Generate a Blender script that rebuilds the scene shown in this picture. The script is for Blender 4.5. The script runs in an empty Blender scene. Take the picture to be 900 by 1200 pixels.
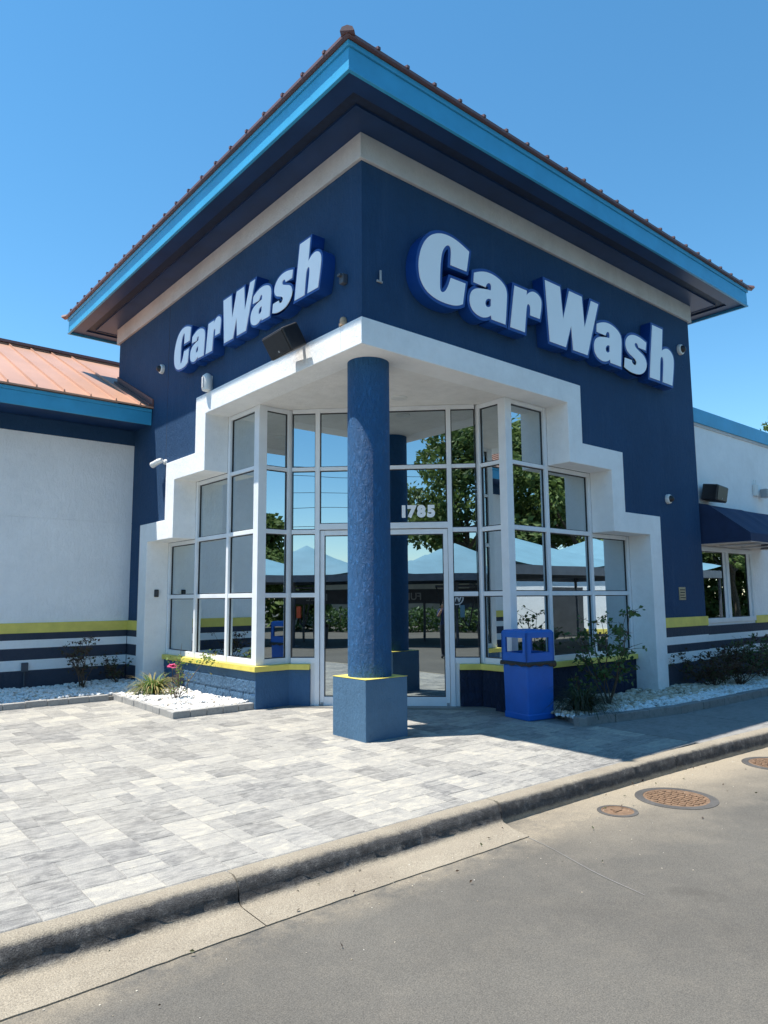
import bpy, bmesh, math, random
import numpy as np
from mathutils import Vector, Matrix, Euler
random.seed(7); rng = np.random.default_rng(7)
scene = bpy.context.scene
C = scene.collection

# ---------------------------------------------------------------- camera
CAM = Vector((-4.8533, -6.1076, 1.6)); YAW, PITCH, ROLL, FPX = 0.7016, 0.1216, -0.0078, 828.94
fw = Vector((math.sin(YAW)*math.cos(PITCH), math.cos(YAW)*math.cos(PITCH), math.sin(PITCH)))
rt = Vector((math.cos(YAW), -math.sin(YAW), 0)); up = rt.cross(fw)
r2 = rt*math.cos(ROLL) + up*math.sin(ROLL); u2 = -rt*math.sin(ROLL) + up*math.cos(ROLL)
cd = bpy.data.cameras.new('camera'); cam = bpy.data.objects.new('camera', cd); C.objects.link(cam)
m = Matrix.Identity(4)
for i in range(3): m[i][0] = r2[i]; m[i][1] = u2[i]; m[i][2] = -fw[i]; m[i][3] = CAM[i]
cam.matrix_world = m
cd.sensor_fit = 'HORIZONTAL'; cd.sensor_width = 36; cd.lens = FPX/900*36; cd.clip_start = 0.02; cd.clip_end = 3000
scene.camera = cam

# ---------------------------------------------------------------- sky and sun
SUN = Vector((-0.333, 0.176, 1.0)).normalized()
world = bpy.data.worlds.new('World'); scene.world = world; world.use_nodes = True
wn = world.node_tree; wn.nodes.clear()
sky = wn.nodes.new('ShaderNodeTexSky'); sky.sky_type = 'NISHITA'; sky.sun_disc = False
sky.sun_elevation = math.asin(SUN.z); sky.sun_rotation = math.atan2(SUN.x, SUN.y)
sky.air_density = 1.0; sky.dust_density = 0.0; sky.ozone_density = 3.4; sky.altitude = 0
bg = wn.nodes.new('ShaderNodeBackground'); bg.inputs[1].default_value = 0.125
wo = wn.nodes.new('ShaderNodeOutputWorld')
hs = wn.nodes.new('ShaderNodeHueSaturation'); hs.inputs['Hue'].default_value = .487; hs.inputs['Saturation'].default_value = 1.2; hs.inputs['Value'].default_value = 1.06
wn.links.new(sky.outputs[0], hs.inputs['Color']); wn.links.new(hs.outputs[0], bg.inputs[0]); wn.links.new(bg.outputs[0], wo.inputs[0])
sd = bpy.data.lights.new('sun', 'SUN'); sd.energy = 5.0; sd.angle = math.radians(0.53); sd.color = (1.0, 0.95, 0.87)
so = bpy.data.objects.new('sun', sd); C.objects.link(so); so.location = (-20, 10, 60)
so.rotation_euler = (-SUN).to_track_quat('-Z', 'Y').to_euler()
vs = scene.view_settings; vs.view_transform = 'Standard'; vs.look = 'None'; vs.exposure = 0.72; vs.gamma = 1; vs.use_curve_mapping = False
scene.cycles.max_bounces = 8; scene.cycles.glossy_bounces = 5; scene.cycles.transparent_max_bounces = 8

# ---------------------------------------------------------------- materials
def lin(r, g, b):
    f = lambda c: c/12.92 if c <= .04045 else ((c+.055)/1.055)**2.4
    return (f(r/255), f(g/255), f(b/255))
class NT:
    def __init__(s, name):
        s.m = bpy.data.materials.new(name); s.m.use_nodes = True; s.t = s.m.node_tree; s.t.nodes.clear()
        s.out = s.n('ShaderNodeOutputMaterial'); s.b = s.n('ShaderNodeBsdfPrincipled'); s.l(s.b.outputs[0], s.out.inputs[0])
        s.tc = s.n('ShaderNodeTexCoord')
    def n(s, t, **k):
        o = s.t.nodes.new(t)
        for a, v in k.items(): setattr(o, a, v)
        return o
    def l(s, a, b): s.t.links.new(a, b)
    def mapping(s, scale=(1, 1, 1), src='Object'):
        mp = s.n('ShaderNodeMapping'); mp.inputs['Scale'].default_value = scale; s.l(s.tc.outputs[src], mp.inputs[0]); return mp.outputs[0]
    def noise(s, scale, detail=4, rough=.55, vec=None, dist=0):
        o = s.n('ShaderNodeTexNoise'); o.inputs['Scale'].default_value = scale; o.inputs['Detail'].default_value = detail
        o.inputs['Roughness'].default_value = rough; o.inputs['Distortion'].default_value = dist
        s.l(vec if vec is not None else s.mapping(), o.inputs['Vector']); return o.outputs[0]
    def ramp(s, fac, stops):
        r = s.n('ShaderNodeValToRGB'); e = r.color_ramp.elements
        while len(e) < len(stops): e.new(.5)
        for i, (p, c) in enumerate(stops): e[i].position = p; e[i].color = (*c, 1) if len(c) == 3 else c
        s.l(fac, r.inputs[0]); return r.outputs[0]
    def mix(s, fac, a, b, mode='MIX'):
        x = s.n('ShaderNodeMix', data_type='RGBA', blend_type=mode)
        for sock, v in ((x.inputs[0], fac), (x.inputs[6], a), (x.inputs[7], b)):
            if isinstance(v, (int, float)): sock.default_value = v
            elif isinstance(v, tuple): sock.default_value = (*v, 1) if len(v) == 3 else v
            else: s.l(v, sock)
        return x.outputs[2]
    def math(s, op, a, b=None):
        x = s.n('ShaderNodeMath', operation=op)
        for sock, v in ((x.inputs[0], a), (x.inputs[1], b)):
            if v is None: continue
            if isinstance(v, (int, float)): sock.default_value = v
            else: s.l(v, sock)
        return x.outputs[0]
    def bump(s, h, strength, dist=.01, normal=None):
        x = s.n('ShaderNodeBump'); x.inputs['Strength'].default_value = strength; x.inputs['Distance'].default_value = dist
        s.l(h, x.inputs['Height'])
        if normal is not None: s.l(normal, x.inputs['Normal'])
        s.l(x.outputs[0], s.b.inputs['Normal']); return x.outputs[0]
    def set(s, **k):
        for a, v in k.items():
            sock = s.b.inputs[a.replace('_', ' ')]
            if isinstance(v, (int, float)): sock.default_value = v
            elif isinstance(v, tuple): sock.default_value = (*v, 1) if len(v) == 3 else v
            else: s.l(v, sock)
def plain(name, col, rough=.5, var=.12, vscale=3.0, bump=None, metallic=0, spec=.5):
    t = NT(name)
    n = t.noise(vscale, 5, .6)
    d = tuple(c*(1-var) for c in col); h = tuple(min(1, c*(1+var)) for c in col)
    t.set(Base_Color=t.ramp(n, [(.3, d), (.7, h)]), Roughness=rough, Metallic=metallic, Specular_IOR_Level=spec)
    if bump: t.bump(t.noise(bump[0], 4, .6), bump[1], bump[2])
    return t.m
def stucco(name, col, rough=.75, scale=26, strength=.55, streak=.0, stain=None, dist=.012, var=1.0):
    t = NT(name)
    big = t.noise(1.3, 5, .6); fine = t.noise(9, 5, .65)
    d = tuple(c*(1-.14*var) for c in col); h = tuple(min(1, c*(1+.1*var)) for c in col)
    c = t.ramp(big, [(.3, d), (.72, h)])
    c = t.mix(.25*var, c, t.ramp(fine, [(.35, tuple(x*.8 for x in col)), (.65, tuple(min(1, x*1.12) for x in col))]))
    if stain:      # rain streaks running down from ledges
        sv = t.noise(1.0, 6, .7, t.mapping((7, 7, .55)))
        c = t.mix(t.ramp(sv, [(.56, (0, 0, 0)), (.8, (.55, .55, .55))]), c, stain)
    t.set(Base_Color=c, Roughness=rough, Specular_IOR_Level=.3)
    a = t.noise(scale, 6, .7, t.mapping((1, 1, .45)), dist=.6); b = t.noise(scale*3.1, 3, .6)
    patch = t.noise(.45, 6, .7); c = t.mix(t.ramp(patch, [(.5, (0, 0, 0)), (.64, (.30, .30, .30))]), c, tuple(min(1, x*1.25+.012) for x in col)); t.set(Base_Color=c)
    t.bump(t.math('ADD', t.ramp(a, [(.38, (0, 0, 0)), (.62, (1, 1, 1))]), t.math('MULTIPLY', b, .5)), strength, dist)
    return t.m

M = {}
NAVY = (.015, .057, .135); SLATE = (.045, .054, .080)
M['navy'] = stucco('navy_stucco', NAVY, scale=22, strength=.5, stain=(.040, .088, .18))
M['navy_col'] = stucco('navy_rough_stucco', (.029, .150, .36), scale=24, strength=1.0, rough=.6, dist=.034)
M['navy_base'] = stucco('navy_plinth_stucco', (.075, .160, .26), scale=30, strength=.45, rough=.62)
M['navy_base2'] = stucco('low_wall_stucco', (.045, .12, .24), scale=30, strength=.5, rough=.65)
M['slate'] = stucco('slate_paint', SLATE, scale=24, strength=.45)
M['white'] = stucco('white_stucco', (.88, .88, .87), scale=24, strength=.35, stain=(.81, .795, .76), var=.6)
M['wing_white'] = stucco('wing_white_stucco', (.87, .875, .88), scale=16, strength=.45, stain=(.82, .83, .835), var=.45)
M['ceiling'] = stucco('ceiling_stucco', (.82, .80, .77), scale=30, strength=.35)
M['band'] = stucco('band_stucco', (.60, .59, .59), scale=28, strength=.45, stain=(.52, .51, .50))
M['yellow'] = plain('yellow_paint', (.76, .63, .13), .5, .10, 5, (40, .15, .004))
M['teal'] = plain('blue_fascia_paint', (.045, .335, .57), .38, .10, 2.2, (6, .08, .006))
M['soffit'] = plain('navy_soffit_paint', (.010, .038, .115), .42, .25, 1.6, (8, .08, .004))
M['vent'] = plain('soffit_vent_dark', (.008, .018, .045), .6, .3, 12)
M['alu'] = plain('white_aluminium', (.78, .80, .82), .32, .05, 4, spec=.5)
M['black'] = plain('black_plastic', (.018, .018, .020), .45, .25, 9)
M['dgrey'] = plain('dark_grey_plastic', (.05, .05, .055), .5, .2, 9)
M['grey'] = plain('grey_metal', (.35, .36, .37), .4, .15, 9)
M['whitep'] = plain('white_plastic', (.74, .74, .72), .4, .08, 9)
M['beige'] = plain('beige_plate', (.42, .33, .20), .5, .2, 14)
M['rust'] = plain('rusty_cap', (.55, .36, .22), .7, .3, 14)
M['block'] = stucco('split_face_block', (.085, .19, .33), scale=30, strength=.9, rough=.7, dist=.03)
M['blockd'] = stucco('split_face_block_dark', (.020, .035, .080), scale=17, strength=1.0, rough=.7, dist=.03)  # darker copy of the block colour, used on the right low wall
M['binblue'] = plain('blue_bin_plastic', (.006, .125, .50), .42, .10, 4, (30, .05, .002))
M['bag'] = plain('black_bag_film', (.010, .010, .011), .28, .2, 9, (18, .5, .02))
M['awning'] = plain('navy_awning_canvas', (.012, .030, .085), .8, .15, 5, (140, .25, .003))
M['signblue'] = plain('sign_return_blue', (.006, .055, .26), .35, .08, 3)
M['signwhite'] = plain('sign_face_acrylic', (.92, .93, .94), .25, .02, 2)
M['iron'] = plain('cast_iron', (.10, .085, .070), .6, .35, 20, (60, .4, .004), metallic=.3)
M['dark'] = plain('dark_joint', (.03, .028, .026), .9, .2, 20)
M['roomdark'] = plain('interior_dark', (.05, .055, .06), .8, .2, 2)
M['floor_in'] = plain('interior_floor', (.20, .19, .17), .5, .2, 2)
M['stem'] = plain('stem_brown', (.10, .065, .04), .8, .3, 30)
M['bark'] = plain('bark', (.12, .09, .065), .9, .35, 12, (20, .6, .02))
M['pink'] = plain('pink_petal', (.75, .12, .28), .5, .15, 40)
M['canopy'] = plain('canopy_sky_blue', (.17, .32, .40), .7, .08, 1.5)
M['charcoal'] = plain('charcoal_steel', (.065, .073, .09), .5, .2, 4)
M['frame_grey'] = plain('canopy_frame_grey', (.12, .14, .17), .5, .15, 4)
M['orange'] = plain('orange_plastic', (.75, .10, .03), .45, .1, 9)
M['skin'] = plain('skin', (.50, .29, .20), .5, .08, 9)
M['cloth'] = plain('navy_cloth', (.02, .035, .10), .85, .2, 9)
M['jeans'] = plain('dark_jeans', (.025, .03, .045), .85, .2, 9)
M['hair'] = plain('dark_hair', (.02, .014, .010), .6, .2, 30)

def roofmetal(name, col):
    t = NT(name); n = t.noise(1.1, 5, .6, t.mapping((1.0, .4, 1)))
    t.set(Base_Color=t.ramp(n, [(.3, tuple(c*.86 for c in col)), (.7, tuple(c*1.1 for c in col))]), Roughness=.42, Metallic=0.08)
    t.bump(t.noise(2.5, 2), .06, .03); return t.m
M['coral'] = roofmetal('coral_roof_metal', (.51, .285, .19))
M['copper'] = roofmetal('brown_roof_metal', (.165, .088, .080))

def glass_mat():
    m_ = bpy.data.materials.new('tinted_glass'); m_.use_nodes = True; t = m_.node_tree; t.nodes.clear()
    o = t.nodes.new('ShaderNodeOutputMaterial'); mx = t.nodes.new('ShaderNodeMixShader'); g = t.nodes.new('ShaderNodeBsdfGlossy'); tr = t.nodes.new('ShaderNodeBsdfTransparent')
    g.inputs['Roughness'].default_value = .004; g.inputs['Color'].default_value = (.84, .95, 1.0, 1); tr.inputs[0].default_value = (.10, .12, .12, 1)
    lw = t.nodes.new('ShaderNodeLayerWeight'); lw.inputs[0].default_value = .25
    mr = t.nodes.new('ShaderNodeMapRange'); mr.inputs[3].default_value = .52; mr.inputs[4].default_value = .95
    tc = t.nodes.new('ShaderNodeTexCoord'); nz = t.nodes.new('ShaderNodeTexNoise'); nz.inputs['Scale'].default_value = .8; nz.inputs['Detail'].default_value = 1
    bp = t.nodes.new('ShaderNodeBump'); bp.inputs['Strength'].default_value = .10; bp.inputs['Distance'].default_value = .018
    t.links.new(tc.outputs['Object'], nz.inputs['Vector']); t.links.new(nz.outputs[0], bp.inputs['Height']); t.links.new(bp.outputs[0], g.inputs['Normal'])
    t.links.new(lw.outputs[1], mr.inputs[0]); t.links.new(mr.outputs[0], mx.inputs[0])
    t.links.new(tr.outputs[0], mx.inputs[1]); t.links.new(g.outputs[0], mx.inputs[2]); t.links.new(mx.outputs[0], o.inputs[0]); return m_
M['glass'] = glass_mat()

def paver_mat(name, per_object):
    t = NT(name)
    if per_object:
        oi = t.n('ShaderNodeObjectInfo'); rnd = oi.outputs['Random']
        off = t.n('ShaderNodeVectorMath', operation='ADD'); t.l(t.tc.outputs['Object'], off.inputs[0])
        cx = t.n('ShaderNodeCombineXYZ'); t.l(t.math('MULTIPLY', rnd, 37.0), cx.inputs[0]); t.l(t.math('MULTIPLY', rnd, 91.0), cx.inputs[1]); t.l(cx.outputs[0], off.inputs[1])
    else:
        at = t.n('ShaderNodeAttribute', attribute_name='tone'); rnd = at.outputs['Fac']
        off = t.n('ShaderNodeVectorMath', operation='ADD'); t.l(t.tc.outputs['Object'], off.inputs[0])
        cx = t.n('ShaderNodeCombineXYZ'); t.l(t.math('MULTIPLY', rnd, 37.0), cx.inputs[0]); t.l(t.math('MULTIPLY', rnd, 91.0), cx.inputs[1]); t.l(cx.outputs[0], off.inputs[1])
    mp = t.n('ShaderNodeMapping'); mp.inputs['Scale'].default_value = (3.0, 10, 1); t.l(off.outputs[0], mp.inputs[0])
    streak = t.noise(1.5, 9, .74, mp.outputs[0], dist=1.6)
    cloud = t.noise(7, 6, .7, off.outputs[0])
    val = t.math('ADD', t.math('ADD', t.math('MULTIPLY', streak, .95), t.math('MULTIPLY', cloud, .45)), t.math('MULTIPLY', t.math('SUBTRACT', rnd, .5), .25))
    c = t.ramp(val, [(.46, (.132, .129, .125)), (.56, (.196, .191, .182)), (.66, (.272, .263, .246)), (.78, (.335, .321, .292)), (.95, (.47, .432, .355))])
    geo = t.n('ShaderNodeNewGeometry'); wear = t.noise(.8, 7, .7, geo.outputs['Position']); spots = t.noise(6.5, 5, .75, geo.outputs['Position'])
    c = t.mix(t.ramp(wear, [(.42, (0, 0, 0)), (.72, (.35, .35, .35))]), c, (.40, .37, .31))
    c = t.mix(t.ramp(spots, [(.62, (0, 0, 0)), (.74, (.5, .5, .5))]), c, (.17, .165, .155))
    fine = t.noise(170, 2, .6)
    c = t.mix(1.0, c, t.ramp(fine, [(.30, (.62, .62, .62)), (.5, (1, 1, 1)), (.70, (1.32, 1.31, 1.28))]), 'MULTIPLY')
    t.set(Base_Color=c, Roughness=.8, Specular_IOR_Level=.25)
    t.bump(t.math('ADD', t.math('MULTIPLY', fine, .4), streak), .30, .006)
    return t.m
M['paver'] = paver_mat('paver_stone', True); M['paver_s'] = paver_mat('paver_stone_field', False)

def concrete(name, col, dirt=.3, crack=False):
    t = NT(name)
    a = t.noise(1.4, 6, .65); f = t.noise(120, 3, .6); g = t.noise(11, 5, .7)
    c = t.ramp(a, [(.3, tuple(x*(1-dirt) for x in col)), (.7, tuple(min(1, x*1.12) for x in col))])
    c = t.mix(.3, c, t.ramp(f, [(.35, tuple(x*.6 for x in col)), (.65, tuple(min(1, x*1.3) for x in col))]))
    c = t.mix(t.ramp(g, [(.50, (0, 0, 0)), (.70, (.6, .6, .6))]), c, tuple(x*.5 for x in col)); w2 = t.noise(2.6, 7, .75, t.mapping((1, 3, 3))); c = t.mix(t.ramp(w2, [(.52, (0, 0, 0)), (.70, (.55, .55, .55))]), c, tuple(min(1, x*1.5) for x in col) if col[0] < .15 else tuple(x*.62 for x in col))
    t.set(Base_Color=c, Roughness=.85, Specular_IOR_Level=.25); t.bump(t.math('ADD', f, t.math('MULTIPLY', g, .8)), .45, .006); return t.m
M['sand'] = concrete('joint_sand', (.26, .25, .232), .15)
M['kerb'] = concrete('kerb_concrete', (.34, .293, .225), .28)
M['kerbface'] = concrete('kerb_dirty_face', (.105, .100, .095), .6)
t = NT('kerb_dirt_and_shade'); p_ = t.n('ShaderNodeSeparateXYZ'); t.l(t.tc.outputs['Object'], p_.inputs[0])
f_ = t.noise(140, 3, .65); g_ = t.noise(14, 6, .75); w_ = t.noise(2.2, 6, .7)
top_ = t.ramp(w_, [(.3, (.27, .232, .18)), (.7, (.36, .315, .245))])
face_ = t.ramp(g_, [(.36, (.055, .053, .052)), (.56, (.10, .097, .095)), (.72, (.22, .21, .195))])  # dark front tone carries both grime and the kerb's shaded side
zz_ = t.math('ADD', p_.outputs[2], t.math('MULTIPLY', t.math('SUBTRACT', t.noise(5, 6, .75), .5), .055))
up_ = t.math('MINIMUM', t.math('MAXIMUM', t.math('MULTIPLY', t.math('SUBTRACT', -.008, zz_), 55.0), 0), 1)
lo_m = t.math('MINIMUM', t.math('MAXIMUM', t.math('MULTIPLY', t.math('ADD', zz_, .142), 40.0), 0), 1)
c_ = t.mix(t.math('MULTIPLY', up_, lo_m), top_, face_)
c_ = t.mix(1.0, c_, t.ramp(f_, [(.3, (.6, .6, .6)), (.5, (1, 1, 1)), (.7, (1.4, 1.4, 1.38))]), 'MULTIPLY')
t.set(Base_Color=c_, Roughness=.88, Specular_IOR_Level=.2); t.bump(t.math('ADD', f_, t.math('MULTIPLY', g_, 1.6)), .7, .012); M['kerbw'] = t.m
M['walk'] = concrete('walk_concrete', (.27, .26, .245), .2)
M['edging'] = concrete('edging_block', (.38, .37, .35), .25)
M['bed'] = concrete('bed_soil', (.30, .28, .25), .4)

def road_mat():
    t = NT('road_surface')
    pos = t.n('ShaderNodeSeparateXYZ'); t.l(t.tc.outputs['Object'], pos.inputs[0])
    big = t.noise(.55, 6, .65); mid = t.noise(5, 6, .7); fine = t.noise(150, 3, .7)
    asph = t.ramp(big, [(.3, (.100, .094, .084)), (.72, (.138, .129, .113))])
    dust = (.36, .305, .225)
    # pale dusty concrete apron along the kerb east of the gutter's end, wearing off into the lane
    e = t.math('ADD', t.math('MULTIPLY', t.math('ADD', pos.outputs[1], 3.45), .85), t.math('MULTIPLY', t.math('SUBTRACT', big, .5), 1.6))
    e2 = t.math('MULTIPLY', t.math('ADD', pos.outputs[0], t.math('MULTIPLY', t.math('ADD', pos.outputs[1], 2.2), -.35)), .5)
    fac = t.math('MULTIPLY', t.math('MINIMUM', t.math('MAXIMUM', e, 0), 1), t.math('MINIMUM', t.math('MAXIMUM', t.math('ADD', e2, .4), 0), 1))
    c = t.mix(t.math('MULTIPLY', fac, .9), asph, dust)
    c = t.mix(t.ramp(mid, [(.46, (0, 0, 0)), (.74, (.22, .22, .22))]), c, (.20, .178, .145))
    pat = t.noise(.9, 7, .75, dist=1.5); c = t.mix(t.ramp(pat, [(.54, (0, 0, 0)), (.74, (.22, .22, .22))]), c, (.075, .069, .06))
    # sand washed along the gutter's edge
    e3 = t.math('MULTIPLY', t.math('MINIMUM', t.math('MAXIMUM', t.math('MULTIPLY', t.math('ADD', pos.outputs[1], 2.86), 3.6), 0), 1), t.math('MINIMUM', t.math('MAXIMUM', t.math('MULTIPLY', t.math('SUBTRACT', t.noise(3.2, 6, .75), .38), 4.0), 0), 1))
    c = t.mix(t.math('MULTIPLY', e3, .75), c, (.30, .255, .19))
    oil = t.n('ShaderNodeTexVoronoi'); oil.inputs['Scale'].default_value = .75; t.l(t.mapping((1, .7, 1)), oil.inputs['Vector'])
    od = t.math('ADD', oil.outputs['Distance'], t.math('MULTIPLY', t.math('SUBTRACT', mid, .5), .35))
    c = t.mix(t.ramp(od, [(.03, (.35, .35, .35)), (.10, (0, 0, 0))]), c, (.06, .055, .048))
    c = t.mix(1.0, c, t.ramp(fine, [(.30, (.62, .62, .62)), (.5, (1, 1, 1)), (.70, (1.45, 1.43, 1.38))]), 'MULTIPLY')
    t.set(Base_Color=c, Roughness=.88, Specular_IOR_Level=.2)
    t.bump(t.math('ADD', fine, t.math('MULTIPLY', mid, .5)), .5, .006); return t.m
M['road'] = road_mat()

def leafmat(name, c1, c2, c3, trans=.25):
    t = NT(name); at = t.n('ShaderNodeAttribute', attribute_name='tone')
    c = t.ramp(at.outputs['Fac'], [(0, c1), (.5, c2), (1, c3)])
    t.set(Base_Color=c, Roughness=.55, Specular_IOR_Level=.35)
    tl = t.n('ShaderNodeBsdfTranslucent'); t.l(c, tl.inputs[0]); mx = t.n('ShaderNodeMixShader'); mx.inputs[0].default_value = trans
    t.l(t.b.outputs[0], mx.inputs[1]); t.l(tl.outputs[0], mx.inputs[2]); t.l(mx.outputs[0], t.out.inputs[0]); return t.m
M['leaf'] = leafmat('tree_leaf', (.07, .115, .03), (.13, .19, .05), (.20, .26, .085), .38)
M['leaf_dark'] = leafmat('shrub_leaf', (.04, .08, .024), (.075, .14, .04), (.12, .19, .065))
M['leaf_red'] = leafmat('red_shrub_leaf', (.05, .02, .02), (.07, .05, .025), (.06, .09, .03))
M['lily'] = leafmat('strap_leaf', (.34, .27, .11), (.13, .21, .05), (.08, .18, .035))
M['grassd'] = leafmat('ornamental_grass', (.05, .05, .03), (.035, .06, .025), (.09, .10, .05))
M['roseleaf'] = leafmat('rose_leaf', (.10, .17, .04), (.20, .30, .07), (.34, .28, .10))
t = NT('white_stone'); at = t.n('ShaderNodeAttribute', attribute_name='tone')
t.set(Base_Color=t.ramp(at.outputs['Fac'], [(0, (.50, .44, .36)), (.2, (.68, .66, .62)), (.6, (.78, .78, .77)), (1, (.86, .86, .85))]), Roughness=.75)
t.bump(t.noise(90, 3), .3, .004); M['stone'] = t.m
t = NT('tan_stone'); at = t.n('ShaderNodeAttribute', attribute_name='tone')
t.set(Base_Color=t.ramp(at.outputs['Fac'], [(0, (.36, .29, .20)), (.5, (.52, .45, .34)), (1, (.70, .66, .58))]), Roughness=.8)
M['tanstone'] = t.m

# ---------------------------------------------------------------- mesh helpers
class MB:
    def __init__(s): s.v = []; s.f = []; s.mi = []; s.cur = 0
    def add(s, vs, fs):
        o = len(s.v); s.v += [tuple(p) for p in vs]; s.f += [tuple(i+o for i in f) for f in fs]; s.mi += [s.cur]*len(fs); return s
    def box(s, x0, x1, y0, y1, z0, z1, xf=None):
        vs = [(x, y, z) for z in (z0, z1) for y in (y0, y1) for x in (x0, x1)]
        if xf: vs = [xf(p) for p in vs]
        return s.add(vs, [(0, 2, 3, 1), (4, 5, 7, 6), (0, 1, 5, 4), (2, 6, 7, 3), (0, 4, 6, 2), (1, 3, 7, 5)])
    def prism(s, poly, f0, f1):          # poly: 2-D points; f0/f1 map a 2-D point to the two 3-D caps
        n = len(poly); vs = [f0(p) for p in poly] + [f1(p) for p in poly]
        fs = [tuple(range(n))[::-1], tuple(range(n, 2*n))] + [(i, (i+1) % n, (i+1) % n+n, i+n) for i in range(n)]
        return s.add(vs, fs)
    def tube(s, pts, rad, n=8, cap=True):
        pts = [Vector(p) for p in pts]; rr = rad if isinstance(rad, (list, tuple)) else [rad]*len(pts)
        vs = []; fs = []
        t = (pts[1]-pts[0]).normalized(); a = t.cross(Vector((0, 0, 1)))
        if a.length < .05: a = Vector((1, 0, 0))
        a.normalize()
        for i, p in enumerate(pts):
            d = (pts[min(i+1, len(pts)-1)] - pts[max(i-1, 0)])
            if d.length < 1e-9: d = t
            d.normalize(); a = (a - d*a.dot(d)); a = a.normalized() if a.length > 1e-6 else d.orthogonal().normalized(); b = d.cross(a)
            for k in range(n): an = 2*math.pi*k/n; vs.append(p + (a*math.cos(an) + b*math.sin(an))*rr[i])
        for i in range(len(pts)-1):
            for k in range(n): k2 = (k+1) % n; fs.append((i*n+k, i*n+k2, (i+1)*n+k2, (i+1)*n+k))
        if cap: fs.append(tuple(range(n))[::-1]); fs.append(tuple(range((len(pts)-1)*n, len(pts)*n)))
        return s.add(vs, fs)
    def lathe(s, prof, c=(0, 0, 0), n=24, ax='z'):
        vs = []; fs = []
        for r, h in prof:
            for k in range(n):
                a = 2*math.pi*k/n; p = (r*math.cos(a), r*math.sin(a), h)
                if ax == 'x': p = (p[2], p[0], p[1])
                if ax == 'y': p = (p[1], p[2], p[0])
                vs.append((p[0]+c[0], p[1]+c[1], p[2]+c[2]))
        for i in range(len(prof)-1):
            for k in range(n): k2 = (k+1) % n; fs.append((i*n+k, i*n+k2, (i+1)*n+k2, (i+1)*n+k))
        fs.append(tuple(range(n))[::-1]); fs.append(tuple(range((len(prof)-1)*n, len(prof)*n)))
        return s.add(vs, fs)
    def mesh(s, name, mat, smooth=False, bevel=0, origin=(0, 0, 0)):
        me = bpy.data.meshes.new(name); o = origin
        me.from_pydata([(p[0]-o[0], p[1]-o[1], p[2]-o[2]) for p in s.v], [], s.f)
        if bevel:
            bm = bmesh.new(); bm.from_mesh(me); bmesh.ops.remove_doubles(bm, verts=bm.verts, dist=1e-5)
            bmesh.ops.recalc_face_normals(bm, faces=bm.faces)
            ed = [e for e in bm.edges if len(e.link_faces) == 2 and e.calc_face_angle(0) > .6]
            bmesh.ops.bevel(bm, geom=ed, offset=bevel, segments=2, affect='EDGES', profile=.5, clamp_overlap=True)
            bm.to_mesh(me); bm.free()
        else:
            bm = bmesh.new(); bm.from_mesh(me); bmesh.ops.recalc_face_normals(bm, faces=bm.faces); bm.to_mesh(me); bm.free()
        mats = mat if isinstance(mat, (list, tuple)) else [mat]
        for x in mats: me.materials.append(M[x] if isinstance(x, str) else x)
        if len(mats) > 1 and not bevel: me.polygons.foreach_set('material_index', s.mi)
        if smooth:
            me.polygons.foreach_set('use_smooth', [True]*len(me.polygons))
            try: me.set_sharp_from_angle(angle=math.radians(40))
            except Exception: pass
        return me
    def build(s, name, mat, parent=None, smooth=False, bevel=0, origin=None):
        base = Vector(parent['_o']) if parent is not None and '_o' in parent else Vector((0, 0, 0))
        if origin is None: origin = tuple(base)
        o = bpy.data.objects.new(name, s.mesh(name, mat, smooth, bevel, origin)); C.objects.link(o)
        o.parent = parent; o.location = Vector(origin) - base; o['_o'] = tuple(origin)
        return o
def tag(o, label=None, cat=None, group=None, kind=None):
    if label: o['label'] = label
    if cat: o['category'] = cat
    if group: o['group'] = group
    if kind: o['kind'] = kind
    return o
def thing(name, loc, label, cat, group=None, rz=0, local=False):
    o = bpy.data.objects.new(name, None); C.objects.link(o); o.location = loc; o.rotation_euler = (0, 0, rz)
    o.empty_display_size = .2; o['_o'] = (0., 0., 0.) if (local or rz) else tuple(loc); return tag(o, label, cat, group)
def part(parent, name, mat, fn, smooth=False, bevel=0):
    b = MB(); fn(b); return b.build(name, mat, parent, smooth, bevel)
def copy_obj(o, parent, loc, rz=None):
    c = o.copy(); C.objects.link(c); c.parent = parent; c.location = loc
    if rz is not None: c.rotation_euler = (0, 0, rz)
    return c
SL = .012
def gz(y): return SL*(y+2.1)

# ================================================================ THE SETTING
ZR = -.165
b = MB(); g = [-600, -60, -30, -14, -8, -4, 0, 4, 8, 14, 30, 60, 600]
vs_ = [(x, y, ZR) for y in [-600, -80, -40, -20, -10, -6, -4, -2.2] for x in g]
b.add(vs_, [(j*13+i, j*13+i+1, (j+1)*13+i+1, (j+1)*13+i) for j in range(7) for i in range(12)])
tag(b.build('road', 'road'), kind='structure')
b = MB(); b.add([(-600, -3.0, -.30), (600, -3.0, -.30), (600, 600, -.30), (-600, 600, -.30)], [(0, 1, 2, 3)])
tag(b.build('ground', 'walk'), kind='structure')

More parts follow.
